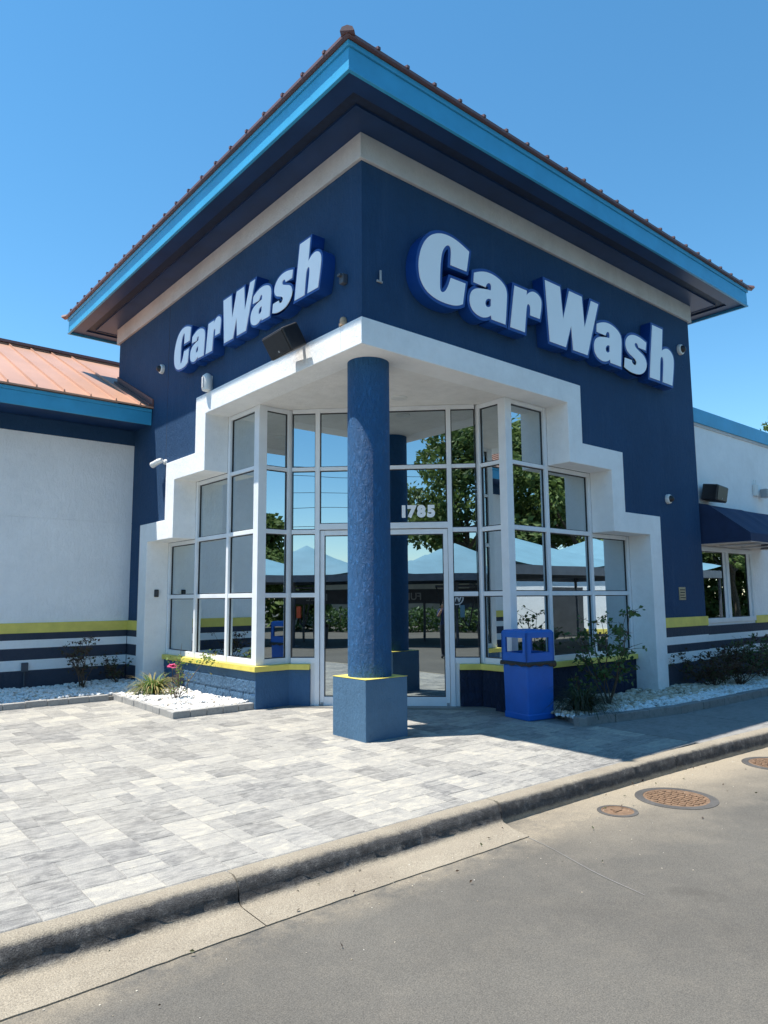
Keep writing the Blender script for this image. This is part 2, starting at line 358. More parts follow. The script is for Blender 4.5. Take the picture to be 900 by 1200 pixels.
# kerb line: top back edge
KL = [(-14, -2.10), (-0.4, -2.10), (.7, -2.115), (1.7, -2.14), (3.0, -2.21), (4.5, -2.31), (6.5, -2.52), (9, -2.9), (13, -3.8)]
def kern(x):
    for (x0, y0), (x1, y1) in zip(KL, KL[1:]):
        if x <= x1: u = (x-x0)/(x1-x0); return y0+(y1-y0)*u
    return KL[-1][1]
def smooth_k(x): return (kern(x-.4)+kern(x)+kern(x+.4))/3
kerb = bpy.data.objects.new('kerb', None); C.objects.link(kerb); tag(kerb, kind='structure'); kerb['_o'] = (0., 0., 0.)
gut = bpy.data.objects.new('gutter', None); C.objects.link(gut); tag(gut, kind='structure'); gut['_o'] = (0., 0., 0.)
rk = random.Random(3)
joints = [-14, -11, -8.4, -5.6, -2.72, -.42, 2.2, 4.9, 7.7, 10.4, 13]
for ja, jb in zip(joints, joints[1:]):
    b = MB(); n = max(6, int((jb-ja)/.07)); prof = None; rows = []
    soft = 1.0 if jb <= -.3 else .55
    for i in range(n+1):
        x = ja+.004 + (jb-ja-.008)*i/n; y = smooth_k(x)
        j1, j2, j3 = rk.uniform(-.006, .006), rk.uniform(-.010, .010)+.008*math.sin(x*7.3)*math.sin(x*2.9), rk.uniform(-.005, .005)
        rad = .055*soft
        P = [(0, -.34), (0, -.002+j3*.3), (.075, .001+j3*.3), (.145-rad, -.001+j1*.5), (.145-rad*.35, -rad*.28+j1), (.150, -rad*.95+j2), (.156+j2*.5, -.085), (.164+j1, -.122), (.182, -.142), (.215, -.1485), (.217, -.34)]
        if soft < 1: P[6:] = [(.158+j2*.5, -.09), (.166+j1, -.135), (.168+j1, -.156), (.172, -.17), (.174, -.34)]
        rows.append([(x, y-o, z) for o, z in P])
    nv = len(rows[0]); vs_ = [p for r in rows for p in r]; fs = []; mi = []
    for i in range(n):
        for k in range(nv-1): fs.append((i*nv+k, (i+1)*nv+k, (i+1)*nv+k+1, i*nv+k+1)); mi.append(1 if k >= 4 else 0)
    fs += [tuple(range(nv)), tuple(range(n*nv, n*nv+nv))[::-1]]; mi += [0, 0]
    b.add(vs_, fs); b.mi = mi
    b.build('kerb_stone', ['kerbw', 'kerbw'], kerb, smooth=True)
    if jb <= -.3:
        b = MB(); rows = []
        for i in range(n+1):
            x = ja+.003+(jb-ja-.006)*i/n; y = smooth_k(x); e = rk.uniform(-.004, .004)+.012*math.sin(x*1.9)
            if jb > -.5: e -= 0
            sh = -.16 if (jb > -.5 and i == n) else 0
            rows += [(x, y-.205, -.1475), (x+sh*.3, y-.32, -.152), (x+sh, y-.475+e, -.1575), (x+sh, y-.475+e, -.30)]
        b.add(rows, [(i*4+k, (i+1)*4+k, (i+1)*4+k+1, i*4+k+1) for i in range(n) for k in range(3)])
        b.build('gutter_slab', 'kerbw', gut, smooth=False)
# thin joint running out into the lane where the gutter ends, and kerb cracks
def ribbon(pts, w, z, name, mat, kind='structure'):
    b = MB(); L_ = []
    for i, p in enumerate(pts):
        q0 = Vector(pts[max(i-1, 0)]); q1 = Vector(pts[min(i+1, len(pts)-1)]); d = (q1-q0).normalized(); nn = Vector((-d.y, d.x)); ww = w*rk.uniform(.6, 1.3)
        L_ += [(p[0]+nn.x*ww, p[1]+nn.y*ww, z), (p[0]-nn.x*ww, p[1]-nn.y*ww, z)]
    b.add(L_, [(2*i, 2*i+2, 2*i+3, 2*i+1) for i in range(len(pts)-1)]); return tag(b.build(name, mat), kind=kind)
pts = []
for i in range(26):
    u = i/25; pts.append((-.50 - .42*u + .015*math.sin(9*u), -2.52 - 1.55*u))
ribbon(pts[:20], .003, ZR+.004, 'road_joint', 'walk')

# walk slab under everything by the building, plaza of pavers (tilted gently to the kerb)
plaza = None
def slope_slab(name, poly, top, mat):
    b = MB(); b.prism(poly, lambda p: (p[0], p[1], -.32), lambda p: (p[0], p[1], gz(p[1])+top)); return tag(b.build(name, mat), kind='structure')
XP = 2.95       # pavers end here, plain concrete walk continues
plaza = slope_slab('paver_plaza', [(-12, -2.098), (XP, -2.16), (XP, 3.3), (3.3, 3.3), (3.3, 6.9), (-12, 6.9)], -.0035, 'sand')
plaza['_o'] = (0., 0., 0.)
conc = bpy.data.objects.new('concrete_walk', None); C.objects.link(conc); tag(conc, kind='structure'); conc['_o'] = (0., 0., 0.)
xs = [XP+.006, 4.66, 6.5, 8.3, 10.1, 12.8]
for xa, xb in zip(xs, xs[1:]):
    b = MB(); n = 5; poly = [(xa+.008+(xb-xa-.016)*i/n, kern(xa+(xb-xa)*i/n)+.002) for i in range(n+1)] + [(xb-.008, .3), (xa+.008, .3)]
    b.prism(poly, lambda p: (p[0], p[1], -.3), lambda p: (p[0], p[1], gz(p[1])-.001)); b.build('walk_slab', 'walk', conc)

# random ashlar layout
mod = .131; gx0, gy0 = -7.4, -2.095; NX, NY = int((XP-gx0)/mod), int((5.4-gy0)/mod)
occ = np.zeros((NX, NY), bool); tiles = []
rp = random.Random(11)
SZ = [((2, 1), 3), ((1, 2), 1), ((2, 2), 5), ((3, 2), 6), ((2, 3), 1)]
for j in range(NY):
    for i in range(NX):
        if occ[i, j]: continue
        opts = [(s_, w) for s_, w in SZ if i+s_[0] <= NX and j+s_[1] <= NY and not occ[i:i+s_[0], j:j+s_[1]].any()]
        if not opts: s_ = (1, 1)
        else: s_ = rp.choices([o[0] for o in opts], [o[1] for o in opts])[0]
        occ[i:i+s_[0], j:j+s_[1]] = True; tiles.append((gx0+i*mod, gy0+j*mod, s_[0]*mod, s_[1]*mod, s_))
def in_view(x, y):
    d = Vector((x, y, gz(y)))-CAM; z = d.dot(fw)
    return z > .3 and -470 < FPX*d.dot(r2)/z < 470 and FPX*d.dot(u2)/z > -620
def blocked(x, y):   # footprints standing on the plaza, and planting beds
    if x > -.86 and y > 2.9 and x < .34: return True
    if y > 5.1 and x < .34: return True
    if x > .3 and y > .3 and x+y > 4.4: return True
    if x > 2.8 and y > -.9+(x-2.8)*-.2: return True
    return False
tiles = [q for q in tiles if not blocked(q[0]+q[2]/2, q[1]+q[3]/2)]
def tile_geo(w, h, tilt=(0, 0, 0)):
    e, gpx = .004, .0022; t0, t1 = -.05, 0.0
    r0 = [(gpx, gpx), (w-gpx, gpx), (w-gpx, h-gpx), (gpx, h-gpx)]; r1 = [(gpx+e, gpx+e), (w-gpx-e, gpx+e), (w-gpx-e, h-gpx-e), (gpx+e, h-gpx-e)]
    V = [(x-w/2, y-h/2, t0) for x, y in r0] + [(x-w/2, y-h/2, t1-.004) for x, y in r0] + [(x-w/2, y-h/2, t1) for x, y in r1]
    F = [(8, 9, 10, 11)] + [(a+k, a+(k+1) % 4, a+(k+1) % 4+4, a+k+4) for a in (0, 4) for k in range(4)]
    return V, F
def size_px(q):
    d = (Vector((q[0], q[1], 0))-CAM); return q[2]*q[3]*abs(d.z)/(d.length**3) if in_view(q[0]+q[2]/2, q[1]+q[3]/2) else 0
tiles.sort(key=size_px, reverse=True)
tm = {}; stuffV, stuffF, stuffT = [], [], []
for k, q in enumerate(tiles):
    x, y, w, h, s_ = q; cx_, cy_ = x+w/2, y+h/2; dz = rp.uniform(-.0012, .0012)
    if k < 300:
        if s_ not in tm:
            me = bpy.data.meshes.new('paver'); V, F = tile_geo(w, h); me.from_pydata(V, [], F); me.materials.append(M['paver']); tm[s_] = me
        o = bpy.data.objects.new('paver', tm[s_]); C.objects.link(o); o.parent = plaza
        o.location = (cx_, cy_, gz(cy_)+dz); o.rotation_euler = (math.atan(SL)+rp.uniform(-.006, .006), rp.uniform(-.006, .006), 0)
    else:
        V, F = tile_geo(w, h); o_ = len(stuffV)
        stuffV += [(a+cx_, b_+cy_, c_+gz(cy_+b_)+dz) for a, b_, c_ in V]; stuffF += [tuple(i+o_ for i in f) for f in F]; stuffT += [rp.random()]*12
me = bpy.data.meshes.new('paver_field'); me.from_pydata(stuffV, [], stuffF); me.materials.append(M['paver_s'])
a_ = me.attributes.new('tone', 'FLOAT', 'POINT'); a_.data.foreach_set('value', stuffT)
o = bpy.data.objects.new('paver_field', me); C.objects.link(o); o.parent = plaza; tag(o, kind='stuff')

# ================================================================ CORNER TOWER
W = 7.88; ZT1, ZT0 = 4.803, 4.479; R1, R2, R3, Q = 4.215, 5.318, 6.388, .345
Z1, Z2, Z1I, Z2I = 3.907, 2.939, 3.58, 2.614
PR = .04; TD = .36
T = thing('corner_tower', (3.9, 3.9, 0), 'tall navy stucco corner tower with stepped white entrance surround and blue eaves', 'building')
RX = lambda d: (lambda p: (p[0], d, p[1]))      # right face: r along +X at depth d
LX = lambda d: (lambda p: (d, p[0], p[1]))      # left face: r along +Y
outer = [(R1, ZT1), (R1, Z1), (R2, Z1), (R2, Z2), (R3, Z2), (R3, -.2)]
inner = [(R1-Q, ZT0), (R1-Q, Z1I), (R2-Q, Z1I), (R2-Q, Z2I), (R3-Q, Z2I), (R3-Q, -.2)]
wallpoly = lambda s: [(s, ZT1)] + outer + [(W, -.2), (W, 7.06), (s, 7.06)]
trimpoly = lambda s: [(s, ZT1)] + outer + inner[::-1] + [(s, ZT0)]
part(T, 'wall', 'navy', lambda b: b.prism(wallpoly(0), RX(0), RX(.25)))
part(T, 'wall', 'navy', lambda b: b.prism(wallpoly(.25), LX(0), LX(.25)))
part(T, 'wall', 'navy', lambda b: (b.box(W-.25, W, .25, W, -.2, 7.06)))
part(T, 'wall', 'navy', lambda b: (b.box(.25, W-.25, W-.25, W, -.2, 7.06)))
part(T, 'stepped_surround', 'white', lambda b: b.prism(trimpoly(-PR), RX(-PR), RX(TD)), bevel=.008)
part(T, 'stepped_surround', 'white', lambda b: b.prism(trimpoly(TD), LX(-PR), LX(TD)), bevel=.008)
part(T, 'ceiling', 'ceiling', lambda b: b.prism([(TD, TD), (4.35, TD), (4.35, 1.2), (1.2, 4.35), (TD, 4.35)], lambda p: (*p, ZT0+.003), lambda p: (*p, ZT0+.12)))
part(T, 'interior_floor', 'floor_in', lambda b: b.prism([(.5, 3.0), (3.0, .5), (W-.3, .5), (W-.3, W-.3), (.5, W-.3)], lambda p: (*p, -.1), lambda p: (*p, .065)))
part(T, 'interior_partition', 'roomdark', lambda b: b.prism([(1.2, 5.6), (5.6, 1.2), (5.7, 1.3), (1.3, 5.7)], lambda p: (*p, .0), lambda p: (*p, 4.4)))
def ring(b, o0, o1, z0, z1):     # square ring around the tower between two offsets from its faces
    A = [(-o0, -o0), (W+o0, -o0), (W+o0, W+o0), (-o0, W+o0)]; B = [(-o1, -o1), (W+o1, -o1), (W+o1, W+o1), (-o1, W+o1)]
    vs = [(*p, z) for z in (z0, z1) for p in A+B]; fs = []
    for k in range(4):
        k2 = (k+1) % 4
        fs += [(k, k2, 4+k2, 4+k), (8+k, 12+k, 12+k2, 8+k2), (k, 8+k, 8+k2, k2), (4+k, 4+k2, 12+k2, 12+k)]
    b.add(vs, fs)
OF = .785
part(T, 'frieze_band', 'band', lambda b: ring(b, .0, .05, 6.745, 7.062), bevel=.006)
sf = part(T, 'soffit', 'soffit', lambda b: (ring(b, .52, OF-.02, 7.055, 7.10), ring(b, .0, .375, 7.062, 7.10)))
part(sf, 'vent_strip', 'vent', lambda b: ring(b, .373, .522, 7.082, 7.11))
def batten(b):
    for k in range(9):
        y0 = .4+k*.85; b.box(-.37, -.362, y0, y0+.35, 7.050, 7.0545)
part(sf, 'soffit_edge_strip', 'soffit', lambda b: ring(b, .36, .374, 7.052, 7.0615))
fa = part(T, 'fascia', 'teal', lambda b: ring(b, OF-.03, OF, 7.045, 7.285), bevel=.004)
part(fa, 'fascia_top_board', 'teal', lambda b: ring(b, OF-.04, OF+.022, 7.287, 7.345), bevel=.004)
part(fa, 'fascia_drip_board', 'teal', lambda b: ring(b, OF-.025, OF+.014, 7.012, 7.0425), bevel=.004)
# hip roof, low pitch, ribbed brown metal
OR = .856; ZE = 7.352; apex = (W/2, W/2, ZE+1.25); SLR = 1.25/(W/2+OR)
def roofmesh(b):
    e = [(-OR, -OR), (W+OR, -OR), (W+OR, W+OR), (-OR, W+OR)]
    vs = [(*p, ZE) for p in e] + [(*p, ZE+.035) for p in e] + [apex]
    b.add(vs, [(0, 1, 2, 3)] + [(k, (k+1) % 4, 4+(k+1) % 4, 4+k) for k in range(4)] + [(4+k, 4+(k+1) % 4, 8) for k in range(4)])
roof = part(T, 'roof', 'copper', roofmesh)
ribL = W+2*OR; NR = 23
for side in range(2):
    for k in range(1, NR):
        u = -OR + ribL*k/NR; run = min(u+OR, W+OR-u)-.05
        z0 = ZE+.03; z1 = z0+SLR*run
        b = MB(); h = .032
        P = lambda a, d, z: (a, -OR-.012+d, z) if side == 0 else (-OR-.012+d, a, z)
        vs = [P(u-.018, 0, z0), P(u+.018, 0, z0), P(u+.018, 0, z0+h), P(u-.018, 0, z0+h), P(u-.018, run, z1), P(u+.018, run, z1), P(u+.018, run, z1+h), P(u-.018, run, z1+h)]
        b.add(vs, [(0, 1, 2, 3), (4, 7, 6, 5), (0, 4, 5, 1), (2, 6, 7, 3), (1, 5, 6, 2), (0, 3, 7, 4)])
        b.build('rib', 'copper', roof)
def hipcap(b):
    for (ex, ey) in ((-OR-.02, -OR-.02), (W+OR+.02, -OR-.02), (-OR-.02, W+OR+.02)):
        p0 = Vector((ex, ey, ZE+.0)); p1 = Vector(apex); d = (p1-p0); s_ = Vector((-d.y, d.x, 0)).normalized()
        vs = []
        for p in (p0, p1): vs += [p-s_*.075, p+s_*.075, p+s_*.055+Vector((0, 0, .045)), p+Vector((0, 0, .065)), p-s_*.055+Vector((0, 0, .045))]
        b.add(vs, [(0, 1, 2, 3, 4), (5, 9, 8, 7, 6)] + [(k, 5+k, 5+(k+1) % 5, (k+1) % 5) for k in range(5)])
part(roof, 'hip_cap', 'copper', hipcap)
part(T, 'control_joint', 'dark', lambda b: b.box(-.002, .01, 5.425, 5.433, Z1+.01, 6.74))

# painted stripes round the foot of the tower
def stripes(parent, fn, zs):
    for mat, z0, z1, pr in zs: part(parent, 'painted_stripe', mat, lambda b: fn(b, z0, z1, pr))
SR = [('slate', -.15, .48, .020), ('white', .48, .655, .022), ('slate', .655, .79, .020), ('white', .79, .92, .022), ('slate', .92, 1.078, .020), ('yellow', 1.078, 1.24, .030)]
stripes(T, lambda b, z0, z1, pr: b.box(R3, W+pr, -pr, .0, z0, z1), SR)
SLs = [('slate', -.15, .46, .020), ('white', .46, .63, .022), ('slate', .63, .822, .020), ('white', .822, .958, .022), ('slate', .958, 1.072, .020), ('yellow', 1.072, 1.24, .030)]
stripes(T, lambda b, z0, z1, pr: b.box(-pr, 0, R3, 6.87, z0, z1), SLs)

# column under the corner
col = part(T, 'column', 'navy_col', lambda b: b.lathe([(.257, .70), (.257, ZT0+.001)], (.46, .46, 0), 48), smooth=True)
part(col, 'column_base', 'navy_base', lambda b: b.box(.15, .77, .15, .77, -.1, .700), bevel=.008)
part(col, 'yellow_cap', 'yellow', lambda b: b.box(.148, .772, .148, .772, .7005, .7045))

# glazed entrance: plan runs A (left face) - B - C (doors, on the diagonal) - B - A (right face)
GD = .41; FW_, FD = .07, .05     # glass depth from the faces, frame face width, half depth
a_pt = 2.92; s_pt = .89
class Plane:      # a vertical glazing plane: origin, direction along, inward normal
    def __init__(s, o, d): s.o = Vector((*o, 0)); s.d = Vector((*d, 0)).normalized(); s.n = Vector((-s.d.y, s.d.x, 0))
    def xf(s, p): q = s.o + s.d*p[0] + s.n*p[1]; return (q.x, q.y, p[2])
planes = {'AL': Plane((GD, 0), (0, 1)), 'AR': Plane((0, GD), (1, 0))}
def bar(parent, pl, u0, u1, z0, z1, name, dep=FD, mat='alu'):
    b = MB(); b.box(u0, u1, -dep, dep, z0, z1, pl.xf); return b.build(name, mat, parent, bevel=.004)
def pane(parent, pl, u0, u1, z0, z1):
    b = MB(); b.box(u0-.004, u1+.004, -.004, .004, z0-.004, z1+.004, pl.xf); o = b.build('pane', 'glass', parent)
    b = MB(); k = .013  # black edge ring also paints in the frame's dark inner-edge reflection
    for a in ((u0, u0+k, z0, z1), (u1-k, u1, z0, z1), (u0+k, u1-k, z0, z0+k), (u0+k, u1-k, z1-k, z1)): b.box(a[0], a[1], -.016, .016, a[2], a[3], pl.xf)
    b.build('gasket_dark_edge', 'black', parent); return o
ZB0, ZB1 = .66, .745; rows_ = [(1.625, 1.69), (2.565, 2.63), (3.52, 3.576)]
def stepped(pl):
    wdw = bpy.data.objects.new('stepped_window', None); C.objects.link(wdw); wdw.parent = T; wdw['_o'] = T['_o']
    us = [3.045, R1-Q-.002, R2-Q-.002, R3-Q-.002]; tops = [ZT0, Z1I-.002, Z2I-.002]
    for k in range(3):
        u0 = us[k]; u1 = us[k+1]
        bar(wdw, pl, u1-FW_, u1, ZB0, tops[k], 'mullion', .055)
        zr = [(ZB0, ZB1)] + [r for r in rows_ if r[1] < tops[k]-.1] + [(tops[k]-.065, tops[k])]
        for z0, z1 in zr: bar(wdw, pl, u0, u1-FW_, z0, z1, 'rail', .046)
        for (a0, a1), (b0, b1) in zip(zr, zr[1:]): pane(wdw, pl, u0, u1-FW_, a1, b0)
    return wdw
stepped(planes['AL']); stepped(planes['AR'])
part(T, 'corner_post', 'alu', lambda b: b.box(GD-.055, GD+.085, a_pt-.015, 3.044, ZB0, ZT0+.002), bevel=.005)
part(T, 'corner_post', 'alu', lambda b: b.box(a_pt-.015, 3.044, GD-.055, GD+.085, ZB0, ZT0+.002), bevel=.005)
PBL = Plane((GD+.085, a_pt+.03), (1, 0)); PBR = Plane((a_pt+.03, GD+.085), (0, 1))
lenB = s_pt-(GD+.085)
for pl, fl in ((PBL, 0), (PBR, 1)):
    wdw = bpy.data.objects.new('side_window', None); C.objects.link(wdw); wdw.parent = T; wdw['_o'] = T['_o']
    zr = [(ZB0, ZB1)] + rows_ + [(ZT0-.065, ZT0)]
    for z0, z1 in zr: bar(wdw, pl, 0.001, lenB-.03, z0, z1, 'rail', .04)
    bar(wdw, pl, lenB-.03, lenB+.045, ZB0, ZT0+.001, 'mullion', .05)
    for (a0, a1), (b0, b1) in zip(zr, zr[1:]): pane(wdw, pl, .001, lenB-.03, a1, b0)
dC = Vector((1, -1, 0)).normalized(); PC = Plane((s_pt+.02, a_pt-.02), (1, -1)); LC = math.sqrt(2)*(a_pt-s_pt-.04)
dj0, dj1 = .42, LC-.42
fr = bpy.data.objects.new('door_frame', None); C.objects.link(fr); fr.parent = T; fr['_o'] = T['_o']
for u0, u1, uj in ((.03, dj0-.035, dj0), (dj1+.035, LC-.03, dj1)):
    zr = [(ZB0, ZB1)] + rows_ + [(ZT0-.065, ZT0)]
    for z0, z1 in zr: bar(fr, PC, u0, u1, z0, z1, 'rail', .044)
    for (a0, a1), (b0, b1) in zip(zr, zr[1:]): pane(fr, PC, u0, u1, a1, b0)
    bar(fr, PC, uj-.035, uj+.035, .0, ZT0, 'jamb', .055)
mid = LC/2
bar(fr, PC, mid-.03, mid+.03, 2.715, ZT0-.066, 'mullion', .05)
bar(fr, PC, dj0+.035, dj1-.035, 2.625, 2.714, 'transom', .055)
bar(fr, PC, dj0+.035, dj1-.035, ZT0-.065, ZT0, 'head_rail', .05)
for u0, u1 in ((dj0+.035, mid-.03), (mid+.03, dj1-.035)):
    bar(fr, PC, u0, u1, 3.52, 3.576, 'rail', .045)
    pane(fr, PC, u0, u1, 2.714, 3.52); pane(fr, PC, u0, u1, 3.576, ZT0-.066)
def side_fill(u0, u1):   # white panel between low wall and jamb
    bar(fr, PC, u0, u1, .0, ZB0-.002, 'jamb_panel', .03)
side_fill(dj0-.10, dj0-.036); side_fill(dj1+.036, dj1+.10)
for hx, (u0, u1) in ((1, (dj0+.04, mid-.006)), (0, (mid+.006, dj1-.04))):
    dr = bpy.data.objects.new('glass_door', None); C.objects.link(dr); dr.parent = T; dr['_o'] = T['_o']
    zg = gz(1.9)+.012
    bar(dr, PC, u0, u0+.065, zg, 2.615, 'stile', .028); bar(dr, PC, u1-.065, u1, zg, 2.615, 'stile', .028)
    bar(dr, PC, u0+.065, u1-.065, 2.54, 2.615, 'top_rail', .026); bar(dr, PC, u0+.065, u1-.065, zg, .19, 'bottom_rail', .026)
    pane(dr, PC, u0+.065, u1-.065, .19, 2.54)
    uh = u0+.032 if hx == 0 else u1-.032
    hp = [PC.xf((uh, -.03, 1.0)), PC.xf((uh, -.085, 1.02)), PC.xf((uh, -.09, 1.1)), PC.xf((uh, -.09, 1.3)), PC.xf((uh, -.085, 1.38)), PC.xf((uh, -.03, 1.40))]
    part(dr, 'pull_handle', 'alu', lambda b: b.tube(hp, .012, 8), smooth=True)
    ul = u1-.032 if hx == 0 else u0+.032
    part(dr, 'pivot', 'grey', lambda b: b.box(ul-.02, ul+.02, -.035, -.005, zg-.005, zg+.05, PC.xf))
# low block walls with yellow sills
LW = .335                  # low wall face
def lowwall(pts, sillpts, mat_, split, smooth_from=9):
    n = len(pts)
    core = bpy.data.objects.new('low_wall', None); C.objects.link(core); core.parent = T; core['_o'] = T['_o']
    for si, ((x0, y0), (x1, y1)) in enumerate(zip(pts, pts[1:])):
        pl = Plane((x0, y0), (x1-x0, y1-y0)); L_ = math.hypot(x1-x0, y1-y0)
        sg = 1 if (pl.n.x*1+pl.n.y*1) > 0 else -1
        if si >= smooth_from:
            b = MB(); b.box(.0, L_, 0, .16*sg, -.1, .579, pl.xf); b.build('wall_face', 'navy_base2', core); continue
        b = MB(); b.box(.0, L_, .009*sg, .16*sg, -.1, .462, pl.xf); b.build('wall_core', mat_, core)
        b = MB(); b.box(.0, L_, -.004*sg, .16*sg, .463, .579, pl.xf); b.build('cap_course', mat_, core)
        for c_ in range(2):
            z0 = .055+c_*.204; u = -.2*(c_ % 2)
            if c_ == 0: z0 = -.05; z1 = .257
            else: z0 = .2595; z1 = .4615
            while u < L_-.01:
                ua, ub = max(u+.0015, 0.0), min(u+.3985, L_)
                if ub-ua > .03:
                    bb = MB(); nu = max(2, int((ub-ua)/.028)); nz = 7 if split else 1
                    grid = []
                    for iz in range(nz+1):
                        for iu in range(nu+1):
                            edge = iz in (0, nz) or iu in (0, nu)
                            dv = 0.004 if edge else (-rk.uniform(.0, .009) if split else .0)
                            grid.append(pl.xf((ua+(ub-ua)*iu/nu, dv*sg, z0+(z1-z0)*iz/nz)))
                    fs = [(iz*(nu+1)+iu, iz*(nu+1)+iu+1, (iz+1)*(nu+1)+iu+1, (iz+1)*(nu+1)+iu) for iz in range(nz) for iu in range(nu)]
                    bb.add(grid, fs)
                    bb.box(ua, ub, .004*sg, .10*sg, z0, z1, pl.xf)
                    bb.build('block', mat_, core)
                u += .4
    b = MB()
    n = len(sillpts)//2
    b.prism(sillpts, lambda p: (*p, .580), lambda p: (*p, .6585)); b.build('yellow_sill', 'yellow', T, bevel=.005)
kC = lambda u, v: (lambda q: (q[0], q[1]))(PC.xf((u, v, 0)))
endL = dj0-.10; 
c1 = kC(endL, -.075); c0 = (s_pt-.01, a_pt-.055)
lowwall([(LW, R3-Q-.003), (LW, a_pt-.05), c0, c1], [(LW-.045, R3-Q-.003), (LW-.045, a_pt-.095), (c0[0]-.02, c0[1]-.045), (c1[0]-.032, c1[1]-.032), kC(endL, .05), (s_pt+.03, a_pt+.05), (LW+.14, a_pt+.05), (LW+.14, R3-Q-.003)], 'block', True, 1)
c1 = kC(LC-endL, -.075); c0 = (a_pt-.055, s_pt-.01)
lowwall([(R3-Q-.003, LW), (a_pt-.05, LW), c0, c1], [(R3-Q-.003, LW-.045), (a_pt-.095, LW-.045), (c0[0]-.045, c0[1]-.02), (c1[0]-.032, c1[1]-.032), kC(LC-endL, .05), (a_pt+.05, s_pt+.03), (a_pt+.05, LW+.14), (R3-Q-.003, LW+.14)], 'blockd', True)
# recessed ceiling lights in the entrance soffit
for p in ((1.55, 3.35), (1.75, 1.35)):
    part(T, 'recessed_light', 'whitep', lambda b: b.lathe([(.11, ZT0-.010), (.12, ZT0-.004), (.12, ZT0+.006)], (*p, 0), 24), smooth=True)

# house number on the transom glass
def text_mesh(name, body, size, mat, mtx, extrude=.003, offset=0.0, parent=None, align='LEFT'):
    cu = bpy.data.curves.new(name, 'FONT'); cu.body = body; cu.size = size; cu.extrude = extrude; cu.offset = offset; cu.align_x = align; cu.resolution_u = 4
    o = bpy.data.objects.new(name, cu); C.objects.link(o); dg = bpy.context.evaluated_depsgraph_get()
    me = bpy.data.meshes.new_from_object(o.evaluated_get(dg)); bpy.data.objects.remove(o); bpy.data.curves.remove(cu)
    me.materials.clear(); me.materials.append(M[mat]); me.transform(mtx)
    ob = bpy.data.objects.new(name, me); C.objects.link(ob); ob.parent = parent; return ob
def frame_mtx(o, x, up_, n): 
    mm = Matrix.Identity(4)
    for i in range(3): mm[i][0] = x[i]; mm[i][1] = up_[i]; mm[i][2] = n[i]; mm[i][3] = o[i]
    return mm
num = thing('house_number', PC.xf((2.02, -.01, 2.80)), 'white house number 1785 on the glass above the right door leaf', 'number')
ou = mid+.22
for i, ch in enumerate('1785'):
    q = PC.xf((ou+i*.145+(.028 if i == 0 else 0), -.009, 2.805)); off = Vector(q)-Vector(num['_o'])
    text_mesh('digit', ch, .225, 'signwhite', frame_mtx(off, dC, (0, 0, 1), (-dC.cross(Vector((0, 0, 1)))*-1 if False else Vector((-1, -1, 0)).normalized())), .003, .016, num)

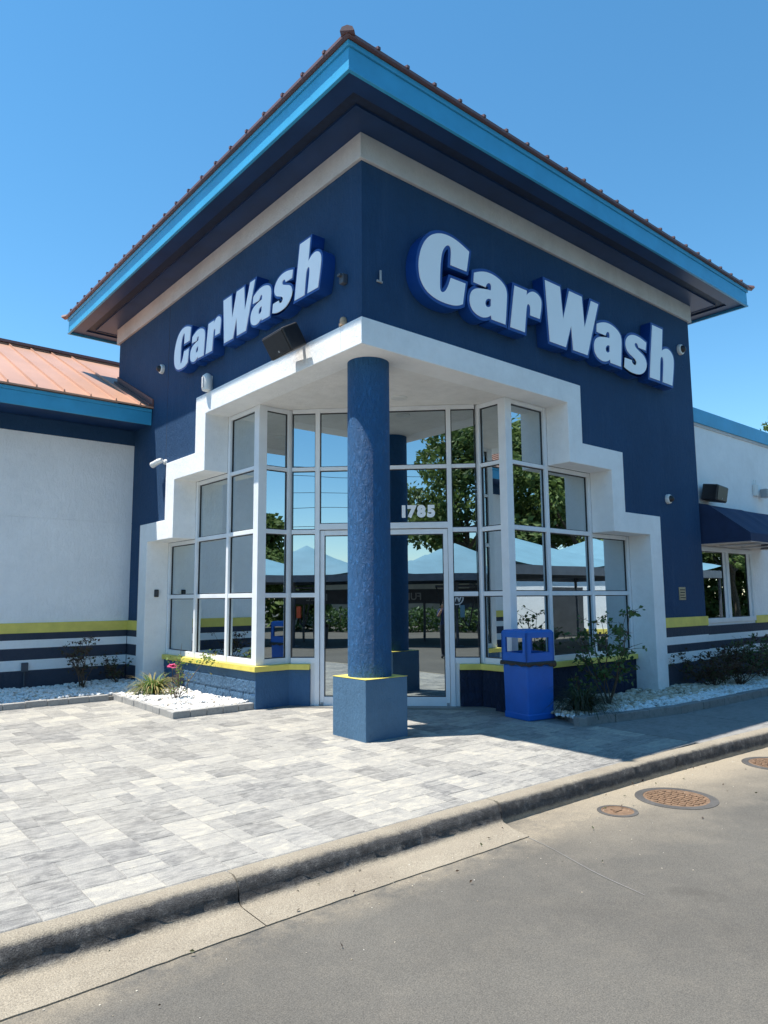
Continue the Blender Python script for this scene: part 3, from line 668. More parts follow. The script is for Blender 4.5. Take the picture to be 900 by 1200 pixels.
# ================================================================ SIGN LETTERS
GL = {
'C': [[(1.623, 6.053, 1), (1.492, 6.104), (1.345, 6.142), (1.2, 6.147), (1.072, 6.122), (0.945, 6.059), (0.847, 5.963), (0.777, 5.846), (0.735, 5.719), (0.719, 5.601), (0.73, 5.472), (0.768, 5.381), (0.847, 5.301), (0.982, 5.247), (1.148, 5.231), (1.32, 5.242), (1.422, 5.272), (1.482, 5.305, 1), (1.542, 5.597, 1), (1.272, 5.593, 1), (1.231, 5.485), (1.181, 5.401), (1.129, 5.361), (1.09, 5.365), (1.077, 5.409), (1.08, 5.535), (1.093, 5.707), (1.113, 5.84), (1.143, 5.925), (1.196, 5.995), (1.249, 6.021), (1.283, 5.998), (1.286, 5.918), (1.271, 5.765, 1), (1.565, 5.767, 1)]],
'a': [[(1.709, 5.796, 1), (1.819, 5.845), (1.946, 5.879), (2.09, 5.882), (2.236, 5.846), (2.333, 5.783), (2.362, 5.689), (2.346, 5.547), (2.309, 5.243, 1), (2.027, 5.246, 1), (2.019, 5.298, 1), (1.954, 5.252), (1.843, 5.221), (1.72, 5.241), (1.64, 5.294), (1.61, 5.379), (1.622, 5.48), (1.676, 5.556), (1.764, 5.601), (1.905, 5.63), (2.029, 5.644, 1), (2.042, 5.715), (2.014, 5.742), (1.972, 5.73), (1.939, 5.691), (1.928, 5.658, 1), (1.695, 5.664, 1)], [(1.98, 5.52), (2.028, 5.52, 1), (2.018, 5.424, 1), (1.975, 5.395), (1.928, 5.393), (1.907, 5.438), (1.931, 5.489)]],
'r': [[(2.522, 5.857, 1), (2.791, 5.857, 1), (2.781, 5.79, 1), (2.837, 5.846), (2.929, 5.889), (3.038, 5.879), (3.115, 5.817), (3.113, 5.708), (3.062, 5.516, 1), (2.848, 5.516, 1), (2.862, 5.641), (2.835, 5.673), (2.799, 5.666), (2.772, 5.616), (2.717, 5.236, 1), (2.409, 5.236, 1)]],
'W': [[(3.216, 6.142, 1), (3.573, 6.142, 1), (3.622, 5.666, 1), (3.8, 6.142, 1), (4.121, 6.142, 1), (4.163, 5.665, 1), (4.364, 6.142, 1), (4.562, 6.142, 1), (4.212, 5.239, 1), (3.845, 5.239, 1), (3.813, 5.603, 1), (3.665, 5.239, 1), (3.28, 5.239, 1)]],
's': [[(5.957, 5.844, 1), (5.783, 5.887), (5.583, 5.894), (5.432, 5.852), (5.327, 5.764), (5.297, 5.648), (5.356, 5.553), (5.497, 5.503), (5.592, 5.469), (5.622, 5.415), (5.573, 5.369), (5.509, 5.375), (5.473, 5.405), (5.476, 5.436, 1), (5.263, 5.434, 1), (5.235, 5.27, 1), (5.398, 5.224), (5.618, 5.223), (5.772, 5.259), (5.908, 5.357), (5.946, 5.476), (5.88, 5.588), (5.733, 5.638), (5.612, 5.68), (5.577, 5.727), (5.621, 5.77), (5.68, 5.759), (5.704, 5.703, 1), (5.927, 5.703, 1)]],
'h': [[(6.188, 6.215, 1), (6.528, 6.217, 1), (6.468, 5.819, 1), (6.574, 5.886), (6.715, 5.904), (6.847, 5.831), (6.876, 5.69), (6.77, 5.255, 1), (6.441, 5.257, 1), (6.515, 5.641), (6.48, 5.72), (6.422, 5.693), (6.392, 5.615), (6.344, 5.258, 1), (6.017, 5.258, 1)]],
}
GL['a2'] = [[((p[0]-1.61)*1.06+4.395, (p[1]-5.232)*1.01+5.242)+p[2:] for p in l] for l in GL['a']]
def smooth_loop(l):          # Chaikin corner cutting that keeps flagged corners
    for _ in range(2):
        n = len(l); out = []
        for i in range(n):
            p = l[i]
            if len(p) > 2: out.append(p); continue
            a, c = l[i-1], l[(i+1) % n]
            out.append((p[0]*.75+a[0]*.25, p[1]*.75+a[1]*.25)); out.append((p[0]*.75+c[0]*.25, p[1]*.75+c[1]*.25))
        l = out
    return l
def letter_mesh(name, loops, extrude, offset):
    cu = bpy.data.curves.new(name, 'CURVE'); cu.dimensions = '2D'; cu.fill_mode = 'BOTH'; cu.extrude = extrude; cu.offset = offset
    for l in loops:
        l = smooth_loop(l); ar = sum(l[i-1][0]*l[i][1]-l[i][0]*l[i-1][1] for i in range(len(l)))
        if (ar > 0) == (l is not None and loops.index(loops[0]) == 0 and len(l) > 0 and loops[0] is not None and False): l = l[::-1]
        sp = cu.splines.new('POLY'); sp.points.add(len(l)-1)
        for q, p in zip(sp.points, l): q.co = (p[0], p[1], 0, 1)
        sp.use_cyclic_u = True
    o = bpy.data.objects.new(name, cu); C.objects.link(o); dg = bpy.context.evaluated_depsgraph_get()
    me = bpy.data.meshes.new_from_object(o.evaluated_get(dg)); bpy.data.objects.remove(o); bpy.data.curves.remove(cu); return me
def offset_loop(l, d):       # push a closed outline outwards by d (miter, clamped)
    l = smooth_loop(l); n = len(l); ar = sum(l[i-1][0]*l[i][1]-l[i][0]*l[i-1][1] for i in range(n)); sg = 1 if ar > 0 else -1
    out = []
    for i in range(n):
        p, a, c = Vector(l[i][:2]), Vector(l[i-1][:2]), Vector(l[(i+1) % n][:2])
        e0 = (p-a); e1 = (c-p)
        if e0.length < 1e-6 or e1.length < 1e-6: continue
        n0 = Vector((e0.y, -e0.x)).normalized()*sg; n1 = Vector((e1.y, -e1.x)).normalized()*sg
        mm = n0+n1
        if mm.length < .2: mm = n0
        mm.normalize(); k = d/max(.55, mm.dot(n0)); out.append(tuple(p+mm*k)+(1,))
    return out
def sign(name, label, org, xd, nd, sx, sz, x0, z0, depth, grow):
    t = thing(name, org, label, 'sign')
    mtx = frame_mtx((0, 0, 0), Vector(xd)*sx, Vector((0, 0, sz)), Vector(nd))
    for ch in ('C', 'a', 'r', 'W', 'a2', 's', 'h'):
        loops = [[(p[0]-x0, p[1]-z0)+tuple(p[2:]) for p in l] for l in GL[ch]]
        big = [offset_loop(loops[0], grow)] + [offset_loop(l, -grow*.6) for l in loops[1:]]
        me = letter_mesh('letter', big, depth/2, 0); me.transform(Matrix.Translation((0, 0, depth/2+.004))); me.transform(mtx)
        me.materials.append(M['signblue']); lo = bpy.data.objects.new('letter', me); C.objects.link(lo); lo.parent = t
        me = letter_mesh('letter_face', loops, .004, 0); me.transform(Matrix.Translation((0, 0, depth+.007))); me.transform(mtx)
        me.materials.append(M['signwhite']); fo = bpy.data.objects.new('letter_face', me); C.objects.link(fo); fo.parent = lo
    return t
sign('channel_letter_sign', 'larger white and blue CarWash letters on the shaded face, above the trash bin', (.72, 0, 5.24), (1, 0, 0), (0, -1, 0), 1, 1, .72, 5.24, .185, .042)
sign('channel_letter_sign', 'smaller white and blue CarWash letters on the face above the black loudspeaker', (0, 4.75, 5.32), (0, -1, 0), (-1, 0, 0), .685, .735, .72, 5.24, .185, .042)

# ================================================================ LEFT WING
LWg = thing('wing_building', (-4, 8, 0), 'low white wing with coral standing seam roof and yellow stripe', 'building')
YW = 6.9
part(LWg, 'wall', 'wing_white', lambda b: (b.box(-14, -.001, YW, YW+.25, 1.24, 3.012), b.box(-14, -.001, YW, YW+.25, 3.024, 4.482), b.box(-14, -.001, YW+.012, YW+.24, 3.0, 3.03)))
part(LWg, 'wall_head', 'navy', lambda b: b.box(-14, -.001, YW-.004, YW+.25, 4.483, 4.76))
stripes(LWg, lambda b, z0, z1, pr: b.box(-14, -.031, YW-pr, YW+.2, z0, z1), SLs)
part(LWg, 'soffit', 'soffit', lambda b: b.box(-14.3, -.002, 6.12, YW+.2, 4.765, 4.80))
fa2 = part(LWg, 'fascia', 'teal', lambda b: b.box(-14.3, -.012, 6.085, 6.119, 4.725, 4.955), bevel=.004)
part(fa2, 'fascia_top_board', 'teal', lambda b: b.box(-14.3, -.012, 6.070, 6.118, 4.957, 5.015), bevel=.004)
ye, ze, yr = 6.03, 5.022, 10.4; sl = .474; zr_ = ze+sl*(yr-ye)
def wingroof(b):
    b.add([(-14.4, ye, ze), (-.006, ye, ze), (-.006, W+.02, ze+sl*(W+.02-ye)), (4, W+.02, ze+sl*(W+.02-ye)), (4, yr, zr_), (-14.4, yr, zr_), (-14.4, ye, ze+.03), (-.006, ye, ze+.03), (-.006, W+.02, ze+sl*(W+.02-ye)+.03), (4, W+.02, ze+sl*(W+.02-ye)+.03), (4, yr, zr_+.03), (-14.4, yr, zr_+.03)],
          [(0, 5, 4, 3, 2, 1), (6, 7, 8, 9, 10, 11), (0, 1, 7, 6), (0, 6, 11, 5), (1, 2, 8, 7)])
    b.add([(-14.4, yr, zr_+.028), (4, yr, zr_+.028), (4, 14.6, ze), (-14.4, 14.6, ze)], [(0, 1, 2, 3)])
rf = part(LWg, 'roof', 'coral', wingroof)
for k in range(34):
    x = -.245-.427*k
    b = MB(); z0 = ze+.028; z1 = zr_+.028
    b.add([(x-.012, ye-.006, z0), (x+.012, ye-.006, z0), (x+.008, ye-.006, z0+.042), (x-.008, ye-.006, z0+.042), (x-.012, yr, z1), (x+.012, yr, z1), (x+.008, yr, z1+.042), (x-.008, yr, z1+.042)],
          [(0, 1, 2, 3), (4, 7, 6, 5), (0, 3, 7, 4), (2, 6, 7, 3), (1, 5, 6, 2), (0, 4, 5, 1)])
    b.build('seam', 'coral', rf)
part(rf, 'ridge_cap', 'copper', lambda b: b.box(-14.4, 4, yr-.12, yr+.12, zr_+.04, zr_+.10))
def flash(b):
    y0, y1 = ye, W
    for (o0, o1, h0, h1) in ((-.09, -.008, .03, .075), (-.03, -.004, .075, .17)):
        b.add([(o0, y0, ze+h0), (o1, y0, ze+h0), (o1, y0, ze+h1), (o0, y0, ze+h1)]+[(o0, y1, ze+sl*(y1-y0)+h0), (o1, y1, ze+sl*(y1-y0)+h0), (o1, y1, ze+sl*(y1-y0)+h1), (o0, y1, ze+sl*(y1-y0)+h1)],
              [(0, 1, 2, 3), (4, 7, 6, 5), (0, 3, 7, 4), (2, 6, 7, 3), (1, 5, 6, 2), (0, 4, 5, 1)])
part(rf, 'flashing', 'copper', flash)
part(LWg, 'rear_wall', 'wing_white', lambda b: b.box(-14, 4, 14.2, 14.45, -.2, 5.0))
part(LWg, 'end_wall', 'wing_white', lambda b: b.box(-14, -13.75, YW+.25, 14.2, -.2, 4.9))

# ================================================================ RIGHT WING
RW = thing('wing_building', (12, 4, 0), 'white parapet wing with blue cap, navy awning and sliding window', 'building')
YR = .15; wx0, wx1, wz0, wz1 = 8.02, 10.30, 1.10, 2.52
part(RW, 'wall', 'wing_white', lambda b: (b.box(W+.001, wx0, YR, YR+.25, 1.24, 4.88), b.box(wx1, 18, YR, YR+.25, 1.24, 4.88), b.box(wx0, wx1, YR, YR+.25, wz1, 4.88), b.box(17.75, 18, YR+.25, 9, -.2, 4.88), b.box(W+.001, 18, 9, 9.25, -.2, 4.88)))
part(RW, 'lower_wall', 'wing_white', lambda b: (b.box(W+.001, 18, YR, YR+.25, -.2, 1.098), b.box(W+.001, wx0, YR, YR+.25, 1.098, 1.24), b.box(wx1, 18, YR, YR+.25, 1.098, 1.24)))
part(RW, 'parapet_cap', 'teal', lambda b: b.box(W+.001, 18.06, YR-.05, YR+.35, 4.883, 5.165), bevel=.006)
part(RW, 'cap_flashing', 'band', lambda b: b.box(W+.001, 18.04, YR-.022, YR, 4.83, 4.882))
part(RW, 'roof', 'walk', lambda b: b.box(W+.001, 17.9, YR+.25, 9.1, 4.6, 4.7))
SRr = [('slate', -.15, .49, .020), ('white', .49, .64, .022), ('slate', .64, .77, .020), ('white', .77, .89, .022), ('slate', .89, 1.05, .020)]
stripes(RW, lambda b, z0, z1, pr: b.box(W+.031, 18, YR-pr, YR, z0, z1), SRr)
part(RW, 'painted_stripe', 'yellow', lambda b: b.box(W+.031, wx0-.001, YR-.03, YR, 1.05, 1.20))
part(RW, 'painted_stripe', 'yellow', lambda b: b.box(wx1+.001, 18, YR-.03, YR, 1.05, 1.20))
PW = Plane((0, YR+.02), (1, 0))
ww = bpy.data.objects.new('sliding_window', None); C.objects.link(ww); ww.parent = RW; ww['_o'] = RW['_o']
for u0, u1, z0, z1 in ((wx0+.001, wx0+.10, wz0, wz1), (wx1-.09, wx1-.001, wz0, wz1), (wx0+.10, wx1-.09, wz0, wz0+.085), (wx0+.10, wx1-.09, wz1-.085, wz1), (9.12, 9.22, wz0+.085, wz1-.085)):
    bar(ww, PW, u0, u1, z0, z1, 'window_frame', .05)
bar(ww, PW, 9.02, 9.118, wz0+.086, wz1-.086, 'sash', .02); bar(ww, PW, 10.08, 10.208, wz0+.086, wz1-.086, 'sash', .02)
pane(ww, PW, wx0+.10, 9.02, wz0+.085, wz1-.085); pane(ww, PW, 9.22, 10.08, wz0+.085, wz1-.085)
part(RW, 'interior_partition', 'roomdark', lambda b: b.box(7.95, 12, 1.6, 1.7, 0, 4.4))
aw = thing('awning', (9.4, YR, 2.55), 'navy canvas awning over the sliding window', 'awning')
apf = [(YR, 3.33), (-.10, 3.27), (-.80, 2.715), (-.815, 2.70), (-.82, 2.55)]
def awn(b):
    X0, X1 = 8.02, 10.85; nx = 14; rows = []
    for i in range(nx+1):
        x = X0+(X1-X0)*i/nx; sag = .018*math.sin(math.pi*((i*1.0/nx*4) % 1.0))
        rows += [(x, y, z-(sag if 0 < k < 3 else 0)) for k, (y, z) in enumerate(apf)]
    b.add(rows, [(i*5+k, (i+1)*5+k, (i+1)*5+k+1, i*5+k+1) for i in range(nx) for k in range(4)])
part(aw, 'canvas_top', 'awning', awn, smooth=False)
for x in (8.02, 10.85): part(aw, 'side_panel', 'awning', lambda b: b.prism(apf+[(YR, 2.55)], lambda p: (x-.004, *p), lambda p: (x+.004, *p)))
part(aw, 'awning_frame', 'alu', lambda b: [b.tube([(x, YR, 2.56), (x, -.80, 2.56)], .018, 8) for x in (8.05, 8.95, 9.9, 10.82)] + [b.tube([(8.03, -.80, 2.56), (10.84, -.80, 2.56)], .018, 8)], smooth=True)

# ================================================================ SMALL FIXTURES
def loudspeaker(loc, label, w, h, d, yaw, tilt, group=None):
    t = thing('loudspeaker', loc, label, 'speaker', group); t['_o'] = (0., 0., 0.)
    e = Euler((tilt, 0, yaw)).to_matrix()
    def R(p): return tuple(e @ Vector(p))
    part(t, 'cabinet', 'black', lambda b: b.prism([(-w/2, -d/2), (w/2, -d/2), (w/2*.72, d/2), (-w/2*.72, d/2)], lambda p: R((p[0], p[1], -h/2)), lambda p: R((p[0], p[1], h/2))), bevel=.018)
    part(t, 'grille', 'black', lambda b: b.box(-w/2+.025, w/2-.025, -d/2-.012, -d/2+.004, -h/2+.02, h/2-.02, R), bevel=.006)
    part(t, 'badge', 'grey', lambda b: b.box(-.012, .012, -d/2-.015, -d/2-.011, -h/2+.05, -h/2+.075, R))
    part(t, 'bracket', 'black', lambda b: b.tube([R((0, d/2-.03, 0)), tuple(Vector(R((0, d/2, 0)))+Vector((math.sin(-yaw)*-.0, 0, .02))), tuple(Vector(R((0, d/2+.10, .0))))], .03, 8))
    return t
loudspeaker((-.29, 1.17, 4.80), 'black loudspeaker tilted down over the stepped white surround', .52, .30, .30, math.radians(-90-2), math.radians(32))
loudspeaker((8.42, -.04, 3.52), 'black loudspeaker wedged above the navy awning', .62, .30, .30, math.radians(8), math.radians(10))

def dome_cam(name, loc, ax, r, label, cat='camera', group=None):
    t = thing(name, loc, label, cat, group); s_ = -1
    x, y, z = loc
    def P(b, prof): b.lathe([(a, -h) for a, h in prof], loc, 20, ax)
    part(t, 'housing', 'whitep', lambda b: P(b, [(r, 0), (r, .03), (r*.92, .05), (r*.72, .06)]), smooth=True)
    part(t, 'lens_dome', 'black', lambda b: P(b, [(r*.70, .058), (r*.62, .085), (r*.38, .11), (r*.05, .12)]), smooth=True)
    return t
dome_cam('dome_camera', (-.002, 5.67, 5.657), 'x', .085, 'small round dome camera near the first C, on the lit tower face')
dome_cam('dome_camera', (7.49, -.002, 6.12), 'y', .10, 'small round dome camera beside the last h of the larger sign')
dome_cam('round_sensor', (6.74, -.002, 3.27), 'y', .085, 'small round white sensor on navy wall above the beige plaque', 'sensor')
t = thing('bullet_camera', (-.05, 5.42, 3.95), 'white bullet camera beside the middle step of the surround', 'camera')
part(t, 'mount', 'whitep', lambda b: b.lathe([(.05, .05), (.045, .02), (.02, .01), (.02, -.04)], (-.05, 5.42, 3.95), 16, 'x'), smooth=True)
part(t, 'camera_body', 'whitep', lambda b: b.tube([(-.08, 5.40, 3.97), (-.12, 5.46, 3.95), (-.16, 5.58, 3.91)], [.042, .05, .05], 14), smooth=True)
part(t, 'hood', 'whitep', lambda b: b.tube([(-.155, 5.56, 3.915), (-.165, 5.60, 3.905)], [.054, .054], 14), smooth=True)
t = thing('alarm_siren', (-.06, 3.79, 4.81), 'off-white rounded alarm siren standing on the top step of the surround', 'siren')
part(t, 'siren_shell', 'whitep', lambda b: b.lathe([(.03, 0), (.078, .02), (.088, .08), (.088, .17), (.075, .25), (.03, .29)], (-.06, 3.79, 4.80), 20), smooth=True)
part(t, 'siren_grille', 'band', lambda b: b.box(-.152, -.140, 3.75, 3.80, 4.85, 5.02))
part(t, 'wall_plate', 'whitep', lambda b: b.box(-.02, -.001, 3.72, 3.86, 4.83, 5.05), bevel=.006)
t = thing('flood_bracket', (-.05, .31, 5.37), 'small dark electrical box by the corner, next to the smaller sign', 'box')
part(t, 'box_body', 'charcoal', lambda b: b.box(-.07, -.001, .27, .35, 5.31, 5.43), bevel=.008)
part(t, 'hood', 'charcoal', lambda b: b.box(-.11, -.068, .28, .34, 5.39, 5.42), bevel=.005)
t = thing('conduit_stub', (.257, -.02, 5.37), 'short grey conduit stub on the shaded face near the first C', 'conduit')
part(t, 'pipe', 'grey', lambda b: b.tube([(.257, -.03, 5.30), (.257, -.03, 5.44)], .014, 8), smooth=True)
part(t, 'clamp', 'grey', lambda b: b.box(.215, .30, -.022, -.001, 5.30, 5.325), bevel=.004)
t = thing('junction_cap', (-.03, .33, 4.805), 'rust coloured junction cap on the ledge above the corner column', 'cap')
part(t, 'cap_dome', 'rust', lambda b: b.lathe([(.045, 0), (.045, .07), (.03, .10), (.01, .11)], (-.02, .33, 4.803), 16), smooth=True)
part(t, 'cap_lug', 'rust', lambda b: b.box(-.035, -.001, .37, .40, 4.804, 4.85))
t = thing('key_pad', (.155, 6.04, 1.72), 'small black key reader inside the white reveal', 'keypad')
part(t, 'reader_body', 'black', lambda b: b.box(.115, .195, 6.012, 6.042, 1.655, 1.785), bevel=.012)
part(t, 'reader_face', 'dgrey', lambda b: b.box(.125, .185, 6.008, 6.0125, 1.675, 1.765))
t = thing('wall_plaque', (7.055, -.01, 1.65), 'small beige plaque with dark lines on the navy wall', 'plaque')
part(t, 'plate', 'beige', lambda b: b.box(6.945, 7.165, -.016, -.001, 1.535, 1.755), bevel=.004)
for k in range(4): part(t, 'text_line', 'dark', lambda b: b.box(6.965+.01*(k % 2), 7.145-.015*(k % 3), -.0185, -.0155, 1.70-.045*k, 1.716-.045*k))
t = thing('emergency_strobe', (10.69, YR-.03, 3.8), 'small white strobe unit on the white wall above the awning', 'strobe')
part(t, 'strobe_body', 'whitep', lambda b: b.box(10.60, 10.77, YR-.07, YR-.001, 3.68, 3.93), bevel=.02)
part(t, 'antenna', 'whitep', lambda b: (b.tube([(10.64, YR-.03, 3.92), (10.64, YR-.03, 4.03)], .008, 6), b.tube([(10.73, YR-.03, 3.92), (10.73, YR-.03, 4.03)], .008, 6)))
t = thing('floodlight', (10.95, YR-.06, 3.78), 'grey box floodlight by the white strobe unit', 'light')
part(t, 'lamp_housing', 'grey', lambda b: b.box(10.83, 11.06, YR-.20, YR-.06, 3.66, 3.84), bevel=.012)
part(t, 'lamp_arm', 'grey', lambda b: b.tube([(11.0, YR-.001, 3.82), (11.0, YR-.08, 3.84)], .02, 8))
t = thing('outlet_box', (-1.713, YW-.03, .52), 'small dark outlet box with pipe on the striped wall', 'box')
part(t, 'box_cover', 'charcoal', lambda b: b.box(-1.765, -1.665, YW-.085, YW-.021, .44, .59), bevel=.008)
part(t, 'conduit', 'charcoal', lambda b: b.tube([(-1.715, YW-.045, .45), (-1.715, YW-.045, .1)], .014, 8))

# trash bin
BR = math.radians(-8.5)
t = thing('trash_bin', (2.80, .0, gz(0)-.002), 'bright blue square trash bin with black bag rim and open hood', 'bin', rz=BR)
hw = .235
def bin_body(b):
    prof = [(-hw+.012, 0), (hw-.012, 0)]
    b.prism([(-hw, -hw), (hw, -hw), (hw, hw), (-hw, hw)], lambda p: (p[0]*.955, p[1]*.955, 0), lambda p: (p[0], p[1], .70))
part(t, 'bin_body', 'binblue', bin_body, bevel=.02)
part(t, 'base_moulding', 'binblue', lambda b: b.prism([(-hw, -hw), (hw, -hw), (hw, hw), (-hw, hw)], lambda p: (p[0]*.985, p[1]*.985, 0.0), lambda p: (p[0]*.985, p[1]*.985, .085)), bevel=.015)
for s_ in range(4):
    def pan(b):
        e = Matrix.Rotation(s_*math.pi/2, 3, 'Z'); b.box(-hw*.76, hw*.76, -hw*.965-.004, -hw*.9, .13, .66, lambda p: tuple(e @ Vector((p[0], p[1]-(p[2]-.4)*.02, p[2]))))
    part(t, 'side_panel', 'binblue', pan, bevel=.006)
def hood(b):
    z0, z1, z2 = .735, 1.115, 1.15; f = hw+.008; th = .025
    for s_ in range(4):
        e = Matrix.Rotation(s_*math.pi/2, 3, 'Z'); X = lambda p: tuple(e @ Vector(p))
        b.box(-f, f, -f, -f+th, z0, .855, X); b.box(-f, f, -f, -f+th, 1.05, z1, X)
        b.box(-f, -.165, -f, -f+th, .855, 1.05, X); b.box(.165, f, -f, -f+th, .855, 1.05, X)
    b.prism([(-f, -f), (f, -f), (f, f), (-f, f)], lambda p: (p[0], p[1], z1), lambda p: (p[0]*.86, p[1]*.86, z2))
part(t, 'hood', 'binblue', hood)
part(t, 'hood_rim', 'binblue', lambda b: b.prism([(-hw-.008, -hw-.008), (hw+.008, -hw-.008), (hw+.008, hw+.008), (-hw-.008, hw+.008)], lambda p: (p[0], p[1], 1.10), lambda p: (p[0]*.98, p[1]*.98, 1.145)), bevel=.02)
def bagm(b):
    n = 40; rows = []
    for i in range(n):
        a = i/n*4; s_ = int(a); u = (a-s_)*2-1; f = hw+.02; p = [(u*f, -f), (f, u*f), (-u*f, f), (-f, -u*f)][s_]
        dr = .085*max(0, math.sin((i/n)*math.pi*2-.9))**2 + .012*math.sin(i*1.7)
        rows += [(p[0]*.985, p[1]*.985, .745), (p[0]*1.01, p[1]*1.01, .735+.004*math.sin(i*2.3)), (p[0]*1.03, p[1]*1.03, .715-dr*.5), (p[0]*1.015, p[1]*1.015, .695-dr)]
    b.add(rows, [(i*4+k, ((i+1) % n)*4+k, ((i+1) % n)*4+k+1, i*4+k+1) for i in range(n) for k in range(3)])
part(t, 'bag_rim', 'bag', bagm, smooth=True)

# manholes
def manhole(loc, r, label, ribs):
    t = thing('manhole_cover', (*loc, ZR), label, 'manhole')
    part(t, 'collar', 'kerbface', lambda b: b.lathe([(r*1.0, -.02), (r, .004), (r*.80, .006), (r*.80, -.02)], (*loc, ZR), 40))
    lid = part(t, 'lid', 'iron', lambda b: b.lathe([(r*.80, -.02), (r*.795, .005), (r*.74, .005), (r*.735, .001)], (*loc, ZR), 40))
    if ribs:
        k = -r*.66
        while k < r*.67:
            hl = math.sqrt(max(0, (r*.7)**2-k*k))
            if abs(k) > .035 or True:
                v = -hl
                while v < hl-.02:
                    b = MB(); b.box(loc[0]+k-.014, loc[0]+k+.014, loc[1]+v+.004, loc[1]+min(v+.05, hl), ZR+.001, ZR+.008); b.build('tread_bar', 'iron', lid)
                    v += .062
            k += .058
    else:
        part(lid, 'tread_bar', 'iron', lambda b: (b.box(loc[0]-.05, loc[0]+.05, loc[1]-.012, loc[1]+.012, ZR+.001, ZR+.008), b.box(loc[0]-.012, loc[0]+.012, loc[1]+.013, loc[1]+.06, ZR+.001, ZR+.008)))
M['iron'] = plain('cast_iron_rusty', (.20, .125, .075), .65, .35, 20, (60, .4, .004), metallic=.1)
manhole((1.28, -2.80), .345, 'large ribbed round manhole cover in the lane beside the small valve lid', True)
manhole((.56, -2.67), .165, 'small round valve lid in the lane beside the large manhole cover', False)
manhole((3.28, -2.86), .33, 'ribbed round manhole cover in the lane farthest along the kerb', True)

# ================================================================ PLANTING BEDS
def icos():
    bm = bmesh.new(); bmesh.ops.create_icosphere(bm, subdivisions=1, radius=1); V = np.array([v.co[:] for v in bm.verts]); F = np.array([[v.index for v in f.verts] for f in bm.faces]); bm.free(); return V, F
IV, IF = icos()
def gravel(name, label, pts, size, mat, kind='stuff'):
    n = len(pts); V = np.zeros((n, len(IV), 3)); tone = np.repeat(rng.random(n), len(IV))
    for i, p in enumerate(pts):
        s_ = size*rng.uniform(.55, 1.25); sc = np.array([rng.uniform(.7, 1.3), rng.uniform(.6, 1.0), rng.uniform(.45, .75)])*s_
        a = rng.uniform(0, 6.28); tl = rng.uniform(-.6, .6); ca, sa = math.cos(a), math.sin(a)
        v = IV*sc*rng.uniform(.8, 1.15, (len(IV), 1)); c, s2 = math.cos(tl), math.sin(tl); v = v @ np.array([[1, 0, 0], [0, c, -s2], [0, s2, c]]); v = v @ np.array([[ca, -sa, 0], [sa, ca, 0], [0, 0, 1]])
        V[i] = v + p
    F = (IF[None] + (np.arange(n)*len(IV))[:, None, None]).reshape(-1, 3)
    me = bpy.data.meshes.new(name); me.from_pydata(V.reshape(-1, 3).tolist(), [], F.tolist()); me.materials.append(M[mat])
    at = me.attributes.new('tone', 'FLOAT', 'POINT'); at.data.foreach_set('value', tone)
    o = bpy.data.objects.new(name, me); C.objects.link(o); return tag(o, label, 'gravel', kind=kind)
def fill(n, x0, x1, y0, y1, fn, top, hump=.02):
    out = []
    while len(out) < n:
        x, y = rng.uniform(x0, x1), rng.uniform(y0, y1)
        if fn(x, y): out.append((x, y, gz(y)+top+rng.uniform(-.008, .012)+hump*math.sin(x*3.1+y*2.3)))
    return out
inL = lambda x, y: (x < -.80 and y > 5.18 and y < 6.86) or (x >= -.80 and x < -.04 and y > 2.98 and y < 6.86) or (-.04 <= x < .31 and 2.98 < y < 6.03)
gravel('white_gravel', 'loose white stones filling the bed below the coral roofed wing', fill(5200, -4.2, .31, 2.98, 6.86, lambda x, y: inL(x, y) and not (y > 5.18 and x < -3.4 and rng.random() < .4), .075), .036, 'stone')
yR = lambda x: -.82-(min(x, 4.6)-2.78)*.185-(max(x, 4.6)-4.6)*.02
inR = lambda x, y: x > 2.86 and y > yR(x)+.08 and (y < -.03 if x > 6.0 else y < .30) and not (6.0 < x < 6.42 and y > -.06) and not (x < 3.35 and y > -.3-(x-2.86)*-.6)
gravel('white_gravel', 'loose white stones filling the shaded bed beside the trash bin', fill(4200, 2.86, 11.5, -1.4, .3, lambda x, y: inR(x, y) and y < -.45+.1*math.sin(x*3), .06), .038, 'stone')
gravel('tan_gravel', 'loose tan stones along the foot of the shaded walls', fill(2600, 2.9, 11.5, -1.4, .3, lambda x, y: inR(x, y) and y > -.6, .065, .03), .046, 'tanstone')
slope_slab('planting_soil', [(-12, 5.1), (-.8, 5.1), (-.8, 2.98), (.33, 2.98), (.33, 6.9), (-12, 6.9)], .055, 'bed')
slope_slab('planting_soil', [(2.9, -.80), (4.6, -1.12), (11.9, -1.27), (11.9, .14), (7.7, .14), (7.7, .0), (6.0, .0), (6.0, .32), (3.35, .32)], .035, 'bed')
def edging(name, label, path, w, h, L_, mat):
    t = thing(name, (path[0][0], path[0][1], 0), label, 'edging')
    for (x0, y0), (x1, y1) in zip(path, path[1:]):
        d = Vector((x1-x0, y1-y0)); n = max(1, round(d.length/L_)); u = d.normalized(); nn = Vector((-u.y, u.x))
        for k in range(n):
            a = Vector((x0, y0))+u*(d.length*k/n+.003); b_ = Vector((x0, y0))+u*(d.length*(k+1)/n-.003); j = rk.uniform(-.004, .004)
            q = [a, b_, b_+nn*w, a+nn*w]; b = MB()
            b.prism([tuple(p+nn*j) for p in q], lambda p: (*p, gz(p[1])-.05), lambda p: (*p, gz(p[1])+h+j)); b.build('edging_block', mat, t, bevel=.008)
edging('bed_edging', 'low grey block edging around the sunlit white gravel bed', [(-6.5, 5.09), (-.93, 5.09), (-.93, 5.0)][:2] + [], .10, .085, .30, 'edging')
